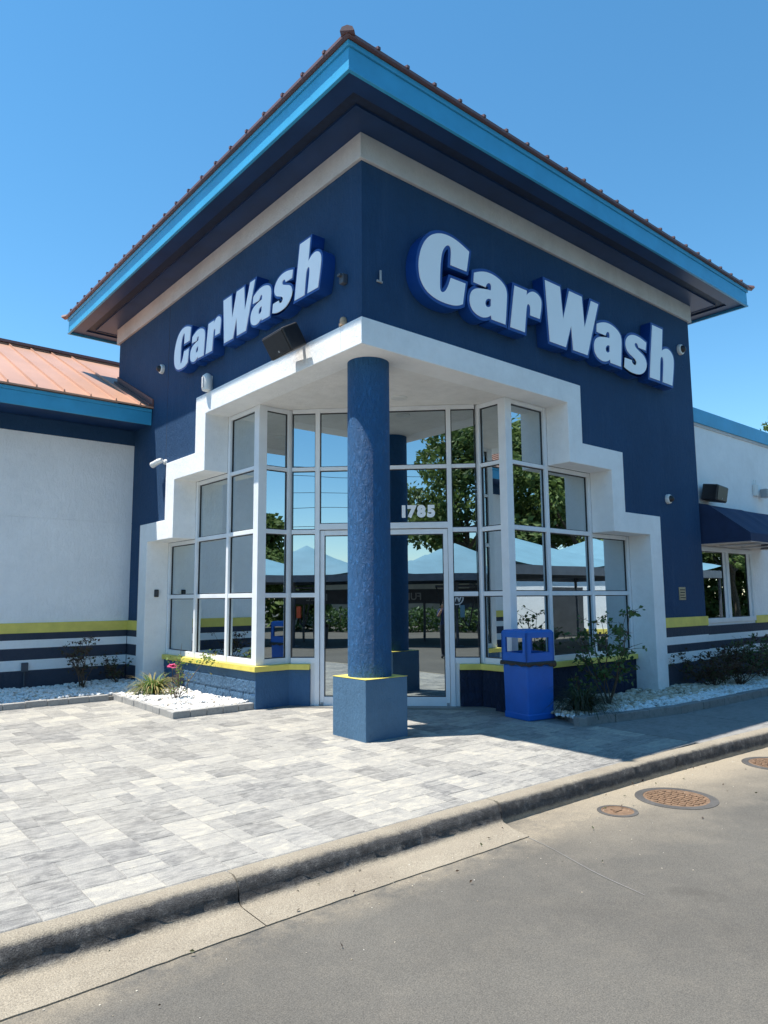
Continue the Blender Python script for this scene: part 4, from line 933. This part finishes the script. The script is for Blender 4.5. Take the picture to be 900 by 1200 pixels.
edging('bed_edging', 'low grey block edging round the rose bed corner by the low wall', [(-.86, 5.19), (-.86, 2.90), (.335, 2.90)], .10, .09, .24, 'edging')
edging('bed_edging', 'low concrete edging around the shaded bed by the trash bin', [(3.17, -.22), (2.76, -.80), (4.6, -1.16), (11.9, -1.31)], .11, .105, .62, 'walk')

# ---------------------------------------------------------------- plants
def leafy(name, pts, size, mat, parent, elong=1.7, droop=0., seed=1):
    r_ = np.random.default_rng(seed); pts = np.array(pts, float); n = len(pts)
    a = r_.uniform(0, 2*np.pi, n); el = r_.uniform(-.9, .9, n)-droop
    d = np.stack([np.cos(a)*np.cos(el), np.sin(a)*np.cos(el), np.sin(el)], 1)
    rnd = r_.normal(size=(n, 3)); s_ = np.cross(d, rnd); s_ /= np.linalg.norm(s_, axis=1)[:, None]+1e-9; nn = np.cross(d, s_)
    sz = (size*r_.uniform(.6, 1.3, n))[:, None]; wd = sz/elong/2
    p0 = pts; p1 = pts+d*sz*.5+s_*wd+nn*sz*.06; p2 = pts+d*sz-nn*sz*.12; p3 = pts+d*sz*.5-s_*wd+nn*sz*.06
    V = np.stack([p0, p1, p2, p3], 1).reshape(-1, 3); base = np.array(parent['_o']) if parent is not None else np.zeros(3)
    me = bpy.data.meshes.new(name); me.from_pydata((V-base).tolist(), [], (np.arange(4*n).reshape(-1, 4)).tolist()); me.materials.append(M[mat])
    at = me.attributes.new('tone', 'FLOAT', 'POINT'); at.data.foreach_set('value', np.repeat(r_.random(n), 4))
    o = bpy.data.objects.new(name, me); C.objects.link(o); o.parent = parent; return o
def branching(rn, base, n, h, spread, lean=(0, 0), r0=.006, wig=.06, sub=3):
    """list of polylines (with radii) for a many-stemmed shrub, and points along the twigs for leaves"""
    lines = []; tips = []
    for i in range(n):
        a = rn.uniform(0, 6.28); sp = spread*rn.uniform(.25, 1); hh = h*rn.uniform(.6, 1.0); p = Vector(base)+Vector((rn.uniform(-.04, .04), rn.uniform(-.04, .04), 0)); pl = [p.copy()]
        for k in range(5):
            p = p+Vector((math.cos(a)*sp/5+rn.uniform(-wig, wig)+lean[0]/5, math.sin(a)*sp/5+rn.uniform(-wig, wig)+lean[1]/5, hh/5)); pl.append(p.copy())
        lines.append((pl, [r0*(1-.13*k) for k in range(6)]))
        for k in range(2, 6):
            for _ in range(sub):
                q = pl[k]; b2 = rn.uniform(0, 6.28); l2 = h*rn.uniform(.08, .22); q2 = q+Vector((math.cos(b2)*l2, math.sin(b2)*l2, l2*rn.uniform(-.1, .8)))
                lines.append(([q, q.lerp(q2, .5)+Vector((0, 0, .01)), q2], [r0*.4, r0*.3, r0*.2])); tips.append((q, q2))
    return lines, tips
def shrub(name, label, cat, base, n, h, spread, leafn, leafs, mat, seed, lean=(0, 0), r0=.007, low=0., group=None, elong=1.7):
    rn = random.Random(seed); t = thing(name, base, label, cat, group)
    lines, tips = branching(rn, base, n, h, spread, lean, r0)
    part(t, 'stems', 'stem', lambda b: [b.tube(pl, rr, 5) for pl, rr in lines], smooth=True)
    pts = []
    for _ in range(leafn):
        q, q2 = rn.choice(tips); u = rn.uniform(.1, 1.05); p = q.lerp(q2, u)
        if p.z < base[2]+low*h: continue
        pts.append(tuple(p+Vector((rn.gauss(0, .015), rn.gauss(0, .015), rn.gauss(0, .015)))))
    leafy('foliage', pts, leafs, mat, t, elong, .3, seed); return t, lines
def blades(name, label, cat, base, n, L_, w, mat, seed, spread=1.0):
    rn = random.Random(seed); t = thing(name, base, label, cat); V = []; F = []; T_ = []
    for i in range(n):
        a = rn.uniform(0, 6.28); l = L_*rn.uniform(.6, 1.1); p = Vector(base)+Vector((math.cos(a), math.sin(a), 0))*rn.uniform(0, .09); el = rn.uniform(.75, 1.5); ww_ = w*rn.uniform(.7, 1.2); tn = rn.random()
        cv = rn.uniform(.16, .34)*spread; o = len(V); s_ = Vector((-math.sin(a), math.cos(a), 0))
        for k in range(7):
            u = k/6; wk = ww_*(1-.85*u**2); V += [p-s_*wk, p+s_*wk]; T_ += [max(0, tn-(.5*u if u > .6 else 0))]*2
            p = p+Vector((math.cos(a)*math.cos(el), math.sin(a)*math.cos(el), math.sin(el)))*(l/6); el -= cv*(1+u*.7)
            p.z = max(p.z, base[2]+.01)
        F += [(o+2*k, o+2*k+2, o+2*k+3, o+2*k+1) for k in range(6)]
    me = bpy.data.meshes.new('blades'); B_ = Vector(base); me.from_pydata([tuple(v-B_) for v in V], [], F); me.materials.append(M[mat])
    at = me.attributes.new('tone', 'FLOAT', 'POINT'); at.data.foreach_set('value', T_)
    o = bpy.data.objects.new('blades', me); C.objects.link(o); o.parent = t; return t
blades('strap_leaf_clump', 'clump of yellow green strap leaves in white gravel by the surround', 'plant', (-.38, 4.75, gz(4.75)+.06), 330, .52, .011, 'lily', 4, 1.15)
# rose bush with one pink bloom
rb = (-.36, 3.95, gz(3.95)+.06)
t, lines = shrub('rose_bush', 'leggy rose bush with one pink bloom beside strap leaves', 'rose bush', rb, 7, .52, .28, 95, .042, 'roseleaf', 21, r0=.006, low=.25)
topleaf = []
rr_ = random.Random(5)
tall = [Vector(rb), Vector((-.26, 3.9, .32)), Vector((-.12, 3.82, .55)), Vector((.0, 3.76, .72))]; tall2 = [Vector(rb), Vector((-.30, 4.02, .4)), Vector((-.25, 4.1, .7)), Vector((-.2, 4.15, .95))]
part(t, 'cane', 'stem', lambda b: (b.tube(tall, [.007, .006, .005, .003], 6), b.tube(tall2, [.006, .005, .004, .002], 6)), smooth=True)
for _ in range(120):
    c_ = tall[3] if rr_.random() < .75 else tall2[2]; topleaf.append((c_.x+rr_.gauss(0, .075), c_.y+rr_.gauss(0, .09), c_.z+rr_.gauss(0, .05)))
leafy('foliage', topleaf, .055, 'roseleaf', t, 1.6, .2, 33)
fl = bpy.data.objects.new('bloom', None); C.objects.link(fl); fl.parent = t; fl['_o'] = t['_o']
fc = Vector((-.42, 3.98, gz(4)+.55))
part(t, 'cane', 'stem', lambda b: b.tube([Vector(rb), Vector((-.40, 3.97, .35)), fc], [.006, .005, .004], 6))
for k in range(16):
    a = k*2.4; r_ = .016+.0034*k; el = 1.2-.07*k
    def petal(b):
        c_ = fc; d = Vector((math.cos(a), math.sin(a), 0)); s_ = Vector((-math.sin(a), math.cos(a), 0)); w_ = .024+.0016*k
        p0 = c_+d*r_*.3; p1 = p0+(d*math.cos(el)+Vector((0, 0, math.sin(el))))*.042; p2 = p1+(d*math.cos(el-.6)+Vector((0, 0, math.sin(el-.6))))*.02
        b.add([p0-s_*w_*.4, p0+s_*w_*.4, p1+s_*w_, p1-s_*w_, p2+s_*w_*.6, p2-s_*w_*.6], [(0, 1, 2, 3), (3, 2, 4, 5)])
    part(fl, 'petal', 'pink', petal)
shrub('red_leaf_shrub', 'sparse dark red shrub against the striped wall of the coral roofed wing', 'shrub', (-.95, 6.35, gz(6.3)+.07), 12, .82, .45, 330, .055, 'leaf_red', 41, r0=.007)
shrub('red_leaf_shrub', 'low green and red shrub next to the white surround leg', 'shrub', (-.35, 6.4, gz(6.3)+.07), 10, .50, .42, 260, .055, 'leaf_red', 42, r0=.006)
blades('grass_clump', 'dark ornamental grass clump beside the blue trash bin', 'grass', (3.30, -.48, gz(-.4)+.05), 420, .66, .007, 'grassd', 6, 1.25)
shrub('tall_shrub', 'tall leggy green shrub before the stepped window and yellow sill', 'shrub', (4.2, -.30, gz(-.3)+.05), 9, 1.42, .52, 560, .075, 'leaf_dark', 51, r0=.011, low=.18, elong=1.5)
shrub('tall_shrub', 'low bushy green shrub at the foot of the tall leggy shrub', 'shrub', (3.85, -.15, gz(-.2)+.05), 7, .45, .30, 120, .06, 'leaf_dark', 52, r0=.008, elong=1.5)
hl = ['dark leafy shrub nearest the white surround leg in the shaded bed', 'dark leafy shrub under the end of the awning', 'dark leafy shrub under the sliding window', 'dark leafy shrub past the sliding window']
for k, (x, y, h) in enumerate([(7.05, -.45, .55), (7.95, -.5, .66), (8.95, -.5, .74), (10.0, -.5, .72)]):
    shrub('dark_shrub', hl[k], 'shrub', (x, y, gz(y)+.05), 20, h*1.1, .66, 950, .055, 'leaf_red' if k != 2 else 'leaf_dark', 60+k, r0=.008, group='shrubs along the shaded wing')

# ================================================================ TREES
def tree(loc, h, cr, label, seed, nl=9000, ls=.28, gr='trees across the lot', trunk_h=.35):
    rn = random.Random(seed); r_ = np.random.default_rng(seed); t = thing('leafy_tree', (*loc, ZR), label, 'tree', gr); base = Vector((*loc, ZR))
    lines = []; top = base+Vector((rn.uniform(-.4, .4), rn.uniform(-.4, .4), h*.75)); pl = [base+(top-base)*k/6+Vector((rn.uniform(-.1, .1), rn.uniform(-.1, .1), 0)) for k in range(7)]
    R0 = h*.022; lines.append((pl, [R0*(1-.13*k) for k in range(7)])); cl = []
    for i in range(17):
        k = rn.uniform(2.0, 6); q = pl[int(k)].lerp(pl[min(6, int(k)+1)], k-int(k)); a = i*2.4+rn.uniform(-.3, .3); l = cr*rn.uniform(.55, 1.0)*(1.15-.5*(k/6)); e = q+Vector((math.cos(a)*l, math.sin(a)*l, h*rn.uniform(.04, .24)))
        mid_ = q.lerp(e, .5)+Vector((0, 0, rn.uniform(.0, .4))); lines.append(([q, mid_, e], [R0*.42, R0*.28, R0*.1])); cl += [(e, cr*rn.uniform(.22, .38)), (mid_.lerp(e, .4)+Vector((rn.uniform(-.5, .5), rn.uniform(-.5, .5), .3)), cr*rn.uniform(.2, .34))]
    for _ in range(6): cl.append((top+Vector((rn.uniform(-.35, .35)*cr, rn.uniform(-.35, .35)*cr, rn.uniform(-.05, .24)*h)), cr*rn.uniform(.25, .36)))
    part(t, 'trunk', 'bark', lambda b: [b.tube(p, rr, 7) for p, rr in lines], smooth=True)
    P = []
    wts = np.array([c[1]**2 for c in cl]); wts /= wts.sum(); idx = r_.choice(len(cl), nl, p=wts)
    for i in idx:
        c, rad = cl[i]; v = r_.normal(size=3); v /= np.linalg.norm(v); v *= rad*r_.uniform(.25, 1.0)**.5; v[2] *= .75; P.append((c[0]+v[0], c[1]+v[1], c[2]+v[2]))
    leafy('crown', P, ls, 'leaf', t, 1.5, .2, seed); return t
TR = [(-24, -13, 3.3, 2.2, 'low round tree added to cover the bright horizon beyond the second canopy'), (-27, -5, 3.2, 2.2, 'low round tree added to cover the bright horizon beyond the first canopy'), (-7, -31, 12.5, 4.6, 'green tree beyond the fourth canopy'), (-24, -28, 6.0, 3.2, 'green tree between the pole and the tan building'), (36, -9.5, 9.5, 4.4, 'green tree mirrored in the sliding window'), (42, -14, 10.5, 4.6, 'green tree mirrored behind the tree of the sliding window'), (5, -28, 8.5, 4.0, 'green tree beyond the canopy of the narrow pane'), (25, -22, 12.5, 4.8, 'green tree right behind the white block building'), (-18.3, -22.0, 11.8, 4.6, 'broad green tree across the lot, mirrored in the right hand door glass'), (-13, -27, 11, 4.4, 'green tree behind the broad tree mirrored in the door glass'), (21.5, -18.5, 10.8, 4.6, 'dense green tree mirrored in the tall panes over the trash bin'),  # the low round trees are added to cover the bright horizon between canopies
      (28, -15.5, 12.5, 4.8, 'dense green tree mirrored in the stepped window over the tall shrub'), (33, -22, 12, 4.6, 'dense green tree behind the white block mirrored in the stepped window'), (15.5, -24, 7.0, 3.0, 'small green tree mirrored in the narrow pane by the white post')]
for k, (x, y, h, r_, lb) in enumerate(TR): tree((x, y), h, r_, lb, 100+k, 12000, .34)
tree((37.4, 9.0), 11.2, 3.6, 'green treetop showing over the blue parapet cap', 120, 7000, .30, None)

# ================================================================ WASH LOT ACROSS THE LANE (mirrored in the glass)
def canopy_station(loc, rz, label, n):
    t = thing('shade_canopy', (*loc, ZR), label, 'canopy', 'shade canopies over the vacuum bays', rz, True)
    s_ = 2.9
    def sail(b):
        k = 10; g_ = []
        for i in range(k+1):
            for j in range(k+1):
                u, v = i/k*2-1, j/k*2-1; d = max(abs(u), abs(v)); z = 2.75+1.2*(1-d)**1.2+.10*(1-min(1, abs(abs(u)-abs(v))*2.0))*d; g_.append((u*s_, v*s_, z-.14*(1-u*u)*(abs(v) > .99)-.14*(1-v*v)*(abs(u) > .99)))
        b.add(g_, [(i*(k+1)+j, (i+1)*(k+1)+j, (i+1)*(k+1)+j+1, i*(k+1)+j+1) for i in range(k) for j in range(k)])
    part(t, 'sail', 'canopy', sail, smooth=True)
    part(t, 'edge_frame', 'frame_grey', lambda b: [b.box(-s_, s_, sg*s_-.05, sg*s_+.05, 2.40, 2.66) for sg in (-1, 1)] + [b.box(sg*s_-.05, sg*s_+.05, -s_+.05, s_-.05, 2.40, 2.66) for sg in (-1, 1)])
    for sx in (-1, 1):
        for sy in (-1, 1): part(t, 'post', 'charcoal', lambda b: b.tube([(sx*(s_-.1), sy*(s_-.1), 0), (sx*(s_-.1), sy*(s_-.1), 2.7)], .06, 8), smooth=True)
    return t
def vacuum(loc, rz, label, flag, logo):
    t = thing('vacuum_stand', (*loc, ZR), label, 'vacuum', 'vacuum stands in the bays', rz, True)
    part(t, 'mast', 'charcoal', lambda b: b.tube([(0, 0, 0), (0, 0, 2.35)], .055, 10), smooth=True)
    part(t, 'cross_arm', 'charcoal', lambda b: b.tube([(-.75, 0, 2.2), (.75, 0, 2.2)], .04, 8), smooth=True)
    part(t, 'base_plate', 'charcoal', lambda b: b.box(-.22, .22, -.22, .22, 0, .03))
    for sx in (-1, 1):
        pl = [Vector((sx*(.72-.5*u), .05, 2.2-1.9*math.sin(math.pi*min(1, u*1.0)*.5)**1.2+ (.75*max(0, u-.6)/.4 if u > .6 else 0))) for u in [k/12 for k in range(13)]]
        part(t, 'hose', 'black', lambda b: b.tube(pl, .028, 7), smooth=True)
        part(t, 'nozzle', 'orange' if flag and sx > 0 else 'canopy', lambda b: b.box(sx*.2-.08, sx*.2+.08, -.02, .16, 1.05, 1.5), bevel=.02)
    if logo:
        part(t, 'round_sign', 'signwhite', lambda b: b.lathe([(.24, 1.72), (.24, 1.75)], (0, 0, 0), 28) if False else b.lathe([(.24, .06), (.24, .09)], (0, 0, 1.75), 28, 'y'))
        part(t, 'sign_disc', 'charcoal', lambda b: b.lathe([(.20, .091), (.20, .096)], (0, 0, 1.75), 28, 'y'))
        text_mesh('sign_letter', 'W', .34, 'signwhite', frame_mtx((0, .098, 1.63), (-1, 0, 0), (0, 0, 1), (0, 1, 0)), .003, .012, t, 'CENTER')
    return t
def waste(loc, label):
    t = thing('waste_can', (*loc, ZR), label, 'bin', 'dark waste cans in the bays')
    part(t, 'can', 'charcoal', lambda b: b.lathe([(.24, 0), (.29, .75), (.30, .78), (.27, .78), (.25, .70)], (*loc, ZR), 20), smooth=True)
    part(t, 'liner', 'bag', lambda b: b.lathe([(.305, .70), (.31, .79), (.29, .80), (.28, .74)], (*loc, ZR), 20), smooth=True)
q45 = math.radians(-45)
row = [(-17.5, -2.2), (-13.2, -6.5), (-8.9, -10.8), (-4.6, -15.1), (-.3, -19.4)]
cl_ = ['pale blue shade canopy at the outer end of the bay row', 'pale blue shade canopy mirrored left of the column', 'pale blue shade canopy mirrored in the right hand door leaf', 'pale blue shade canopy mirrored in the pane beside the right hand door', 'pale blue shade canopy at the lane end of the bay row']
for k, (x, y) in enumerate(row):
    canopy_station((x-1.2, y-1.2), q45, cl_[k], k)
    vacuum((x+.5, y+.5), q45, ['vacuum stand under the first shade canopy', 'vacuum stand with orange nozzle under the second canopy', 'vacuum stand with round W sign', 'vacuum stand under the fourth canopy', 'vacuum stand under the last canopy of the row'][k], k == 1, k == 2)
    waste((x+1.1, y-.3), 'dark waste can by the ' + ['vacuum stand of the first canopy', 'stand with the orange nozzle', 'stand with the round W sign', 'vacuum stand of the fourth canopy', 'vacuum stand of the last canopy'][k])
for k, (x, y) in enumerate([(12.6, -8.4), (18.2, -8.2), (8.0, -13.5)]):
    canopy_station((x, y), 0, ['pale blue shade canopy mirrored in the panes above the trash bin', 'pale blue shade canopy before the white block building', 'pale blue shade canopy mirrored in the narrow pane by the white post'][k], k)
# white block building with yellow line, mirrored in the stepped window
wb = thing('block_building', (22, -12.5, ZR), 'white block building with yellow line and dark doorway mirrored in the stepped window', 'building', rz=math.radians(33))
part(wb, 'wall', 'white', lambda b: b.box(-6, 4.5, -4, 0, .33, 2.85))
part(wb, 'painted_stripe', 'yellow', lambda b: b.box(-6.02, 4.52, -4.02, .02, .12, .33))
part(wb, 'plinth', 'slate', lambda b: b.box(-6.01, 4.51, -4.01, .01, -.05, .12))
part(wb, 'doorway', 'roomdark', lambda b: b.box(-.6, 1.0, .015, .05, .0, 2.2))
part(wb, 'roof_edge', 'charcoal', lambda b: b.box(-6.2, 4.7, -4.2, .2, 2.851, 3.0))
# hedge behind the bays
hp = [(rng.uniform(-30, 6), 0, 0) for _ in range(9000)]
hedge = thing('clipped_hedge', (-16, -20, ZR), 'long low green hedge behind the vacuum bays', 'hedge')
hp = []
for _ in range(9000):
    u = rng.uniform(0, 1); w_ = rng.uniform(-.6, .6); px_, py_ = -28+26*u, -9-20*u*1.0; hp.append((px_+w_, py_+w_, ZR+rng.uniform(0.05, 1.2)))
leafy('foliage', hp, .22, 'leaf_dark', hedge, 1.4, 0, 77)
part(hedge, 'stems', 'stem', lambda b: [b.tube([(-28+26*k/30, -9-20*k/30, ZR), (-28+26*k/30+.1, -9-20*k/30, ZR+.9)], .03, 5) for k in range(31)])
# utility poles and wires
poles = [(-33, 6), (-20, -22)]
for k, (x, y) in enumerate(poles):
    t = thing('utility_pole', (x, y, ZR), ['brown utility pole mirrored in the glass, on the side of the coral roof', 'brown utility pole beyond the vacuum bays'][k], 'pole')
    part(t, 'shaft', 'bark', lambda b: b.tube([(x, y, ZR), (x, y, 10.5)], [.17, .11], 10), smooth=True)
    part(t, 'crossarm', 'bark', lambda b: b.tube([(x-.9, y-.4, 9.4), (x+.9, y+.4, 9.4)], .06, 6))
for k, z in enumerate((6.0, 7.1, 8.0, 9.0, 9.5)):
    b = MB(); (xa, ya), (xb, yb) = poles; pl = []
    for i in range(17):
        u = i/16; pl.append((xa+(xb-xa)*u, ya+(yb-ya)*u, z-.5*4*u*(1-u)*.8))
    b.tube(pl, .016, 5); tag(b.build('power_line', 'black'), ['lowest black wire strung between the utility poles', 'second lowest black wire between the utility poles', 'middle black wire strung between the utility poles', 'second highest black wire between the utility poles', 'topmost black wire strung between the utility poles'][k], 'wire', 'wires between the poles')

# low building added to hide the mirrored bright horizon; dark sign board under the canopies
bb_ = thing('added_low_building', (-27, -24, ZR), 'long low tan building added behind the hedge to hide the bright horizon', 'building', rz=math.radians(-45))
M['tanwall'] = plain('tan_wall_paint', (.42, .36, .28), .8, .15, 1.5)
part(bb_, 'wall', 'tanwall', lambda b: b.box(-26, 26, -3, 3, 0, 3.0))
part(bb_, 'roof', 'charcoal', lambda b: b.prism([(-3.6, 3.0), (3.6, 3.0), (0, 4.0)], lambda p: (-26.5, p[0], p[1]), lambda p: (26.5, p[0], p[1])))
for k in range(9):
    w_ = part(bb_, 'window', 'charcoal', lambda b: b.box(-22+k*5, -20+k*5, 2.98, 3.03, 1.0, 2.3))
    part(w_, 'window_frame', 'alu', lambda b: b.box(-21.04+k*5, -20.96+k*5, 3.03, 3.05, 1.0, 2.3))
sb = thing('menu_board', (-13.0, -9.6, ZR), 'long dark sign board under the canopies', 'sign', rz=math.radians(-45))
part(sb, 'board', 'charcoal', lambda b: b.box(-8, 8, -.06, .06, 1.55, 2.15))
for x in (-7.5, -2.5, 2.5, 7.5): part(sb, 'post', 'charcoal', lambda b: b.tube([(x, 0, 0), (x, 0, 1.6)], .05, 8))
text_mesh('lettering', 'FULL        SERVE        FULL', .42, 'grey', frame_mtx((0, .062, 1.70), (-1, 0, 0), (0, 0, 1), (0, 1, 0)), .004, .006, sb, 'CENTER')

# ================================================================ PHOTOGRAPHER (mirrored in the door glass)
def person(loc, rz):
    t = thing('person', (*loc, ZR), 'person in navy shirt and dark trousers holding up a phone, mirrored in the door glass', 'person', rz=rz)
    J = {'pel': (0, 0, .95, .15, .12), 'wai': (0, 0, 1.10, .145, .11), 'che': (0, .0, 1.30, .17, .12), 'nck0': (0, -.01, 1.47, .075, .07), 'nck': (0, 0, 1.54, .055, .055),
         'shL': (-.18, 0, 1.42, .065, .065), 'elL': (-.22, .12, 1.20, .046, .046), 'wrL': (-.09, .30, 1.42, .032, .032),
         'shR': (.18, 0, 1.42, .065, .065), 'elR': (.22, .12, 1.20, .046, .046), 'wrR': (.09, .30, 1.42, .032, .032),
         'hiL': (-.10, 0, .90, .095, .10), 'knL': (-.11, .015, .50, .062, .065), 'anL': (-.11, -.02, .09, .043, .045), 'toL': (-.13, .15, .04, .042, .035),
         'hiR': (.10, 0, .90, .095, .10), 'knR': (.11, .015, .50, .062, .065), 'anR': (.11, -.02, .09, .043, .045), 'toR': (.13, .15, .04, .042, .035)}
    E_ = [('pel', 'wai'), ('wai', 'che'), ('che', 'nck0'), ('nck0', 'nck'), ('che', 'shL'), ('shL', 'elL'), ('elL', 'wrL'), ('che', 'shR'), ('shR', 'elR'), ('elR', 'wrR'),
          ('pel', 'hiL'), ('hiL', 'knL'), ('knL', 'anL'), ('anL', 'toL'), ('pel', 'hiR'), ('hiR', 'knR'), ('knR', 'anR'), ('anR', 'toR')]
    def skin(name, J, E_, mats, pick=None, sub=2, root=0):
        ks = list(J); me = bpy.data.meshes.new(name); me.from_pydata([J[k][:3] for k in ks], [(ks.index(a), ks.index(b_)) for a, b_ in E_], [])
        o = bpy.data.objects.new(name, me); C.objects.link(o); md = o.modifiers.new('skin', 'SKIN'); md.use_smooth_shade = True
        for i, k in enumerate(ks): me.skin_vertices[0].data[i].radius = J[k][3:5]
        me.skin_vertices[0].data[root].use_root = True
        sb_ = o.modifiers.new('sub', 'SUBSURF'); sb_.levels = sub; sb_.render_levels = sub
        dg = bpy.context.evaluated_depsgraph_get(); m2 = bpy.data.meshes.new_from_object(o.evaluated_get(dg)); bpy.data.objects.remove(o)
        m2.materials.clear()
        for x in mats: m2.materials.append(M[x])
        for p in m2.polygons:
            p.use_smooth = True
            if pick: p.material_index = pick(p.center)
        ob = bpy.data.objects.new(name, m2); C.objects.link(ob); ob.parent = t; ob['_o'] = (0., 0., 0.); return ob
    def pick(c):
        if c.z < .11: return 3
        if c.z < .97: return 1
        if c.y > .16 and abs(c.x) < .25 and c.z > 1.22: return 2
        if c.z > 1.50: return 2
        return 0
    body = skin('body', J, E_, ['cloth', 'jeans', 'skin', 'black'], pick)
    def head(b):
        n, mm = 18, 14; vs = []
        for i in range(mm+1):
            ph = math.pi*i/mm
            for k in range(n):
                a = 2*math.pi*k/n; x = math.sin(ph)*math.cos(a)*.075; y = math.sin(ph)*math.sin(a)*.095; z = math.cos(ph)*.118
                if z < -.02: x *= 1+z*2.2; y = y*(1+z*1.2)+(.008 if y > 0 else 0)
                if y > .06 and -.035 < z < .02 and abs(x) < .018: y += .022*(1-abs(z+.02)/.05)
                if y > .05 and .015 < z < .035 and .015 < abs(x) < .05: y -= .008
                vs.append((x, y+.02, z+1.655))
        b.add(vs, [(i*n+k, (i+1)*n+k, (i+1)*n+(k+1) % n, i*n+(k+1) % n) for i in range(mm) for k in range(n)])
    hd = part(t, 'head', 'skin', head, smooth=True)
    for sx in (-1, 1):
        part(hd, 'ear', 'skin', lambda b: b.lathe([(.012, -.006), (.03, 0), (.02, .006)], (sx*.078, .015, 1.645), 12, 'x'), smooth=True)
        part(hd, 'eye', 'black', lambda b: b.lathe([(.003, -.004), (.010, 0), (.003, .004)], (sx*.031, .100, 1.668), 10, 'y'), smooth=True)
    part(hd, 'mouth', 'orange', lambda b: b.box(-.022, .022, .092, .101, 1.598, 1.606))
    def hair(b):
        n, mm = 18, 8; vs = []
        for i in range(mm+1):
            ph = math.pi*.56*i/mm
            for k in range(n):
                a = 2*math.pi*k/n; lim = 1.0 if math.sin(a) < .35 else .62; p2 = ph*lim
                vs.append((math.sin(p2)*math.cos(a)*.084, math.sin(p2)*math.sin(a)*.104+.016, math.cos(p2)*.128+1.657))
        b.add(vs, [(i*n+k, (i+1)*n+k, (i+1)*n+(k+1) % n, i*n+(k+1) % n) for i in range(mm) for k in range(n)])
    part(hd, 'hair', 'hair', hair, smooth=True)
    for sx in (-1, 1):
        H = {'w': (sx*.09, .30, 1.42, .026, .02), 'p': (sx*.075, .345, 1.485, .034, .016)}; E2 = [('w', 'p')]
        for f, (dx, dz, l) in enumerate(((-.028, .0, .9), (-.01, .012, 1.0), (.009, .010, .95), (.026, -.004, .75))):
            a0 = (sx*(.075+dx*.9), .352, 1.515+dz); a1 = (sx*(.066+dx*.7), .372, 1.545+dz); a2 = (sx*(.050+dx*.6), .384, 1.565+dz*l)
            for nm, q in (('a', a0), ('b', a1), ('c', a2)): H[nm+str(f)] = (*q, .0085, .0085)
            E2 += [('p', 'a%d' % f), ('a%d' % f, 'b%d' % f), ('b%d' % f, 'c%d' % f)]
        H['t0'] = (sx*.052, .335, 1.475, .010, .010); H['t1'] = (sx*.035, .345, 1.515, .009, .009); E2 += [('p', 't0'), ('t0', 't1')]
        skin('hand', H, E2, ['skin'], None, 1)
    return t
bk = .42
pr_ = person((CAM.x-math.sin(YAW)*bk, CAM.y-math.cos(YAW)*bk), -YAW)
ph = thing('phone', tuple(CAM-fw*.03), 'dark phone held up in front of the photographer', 'phone', rz=-YAW)
part(ph, 'phone_body', 'black', lambda b: b.box(-.037, .037, -.008, 0, -.14, .02), bevel=.004)
part(ph, 'camera_island', 'dgrey', lambda b: b.box(-.03, .0, 0, .003, -.03, .012), bevel=.001)

th = thing('added_tall_hedge', (36, -20, ZR), 'tall dense green hedge added behind the white block building to block the bright horizon', 'hedge')  # added to keep the bright horizon out of the window reflections
hp = []
for _ in range(15000):
    u = rng.uniform(0, 1); w_ = rng.uniform(-.9, .9); px_, py_ = (50-8*u, -2-24*u) if rng.random() < .6 else (42-40*u, -26-5*u); hp.append((px_+w_, py_+w_, ZR+rng.uniform(0.05, 4.6)**1.0+.3*math.sin(px_*1.7)))
leafy('foliage', hp, .55, 'leaf', th, 1.3, 0, 78)
part(th, 'stems', 'stem', lambda b: [b.tube([(50-8*k/20, -2-24*k/20, ZR), (50-8*k/20+.1, -2-24*k/20, ZR+3.5)], .05, 5) for k in range(21)])

# hairline cracks and grit on the lane
def crack(x, y, a, n, st, seed):
    r_ = random.Random(seed); p = [(x, y)]
    for _ in range(n): a += r_.uniform(-.5, .5)*.6; p.append((p[-1][0]+math.cos(a)*st, p[-1][1]+math.sin(a)*st))
    return p
for k, (x, y, a, n) in enumerate([(1.9, -3.4, -.3, 20),]):
    ribbon(crack(x, y, a, n, .07, k+50), .0022, ZR+.004, 'road_crack', 'dark')
gp = []
while len(gp) < 220:
    x = rng.uniform(-4.6, 6); y = -2.28-abs(rng.normal())*.55
    if y > smooth_k(x)-.2: continue
    zz = ZR if (x > -.4 or y < -2.6) else -.155
    gp.append((x, y, zz+.002))
gg = gravel('road_grit', 'small grit and pebbles scattered along the kerb', gp, .0045, 'tanstone')
lp = []
for _ in range(46):
    x = rng.uniform(-4.2, 5); y = -2.3-abs(rng.normal())*.6; lp.append((x, y, (ZR if (x > -.4 or y < -2.6) else -.152)+.012))
lo_ = thing('fallen_leaves', (0, -2.6, ZR), 'few dry brown leaves lying along the kerb', 'leaves'); lo_['kind'] = 'stuff'
leafy('leaf_litter', lp, .028, 'leaf_red', lo_, 1.8, 0, 90)
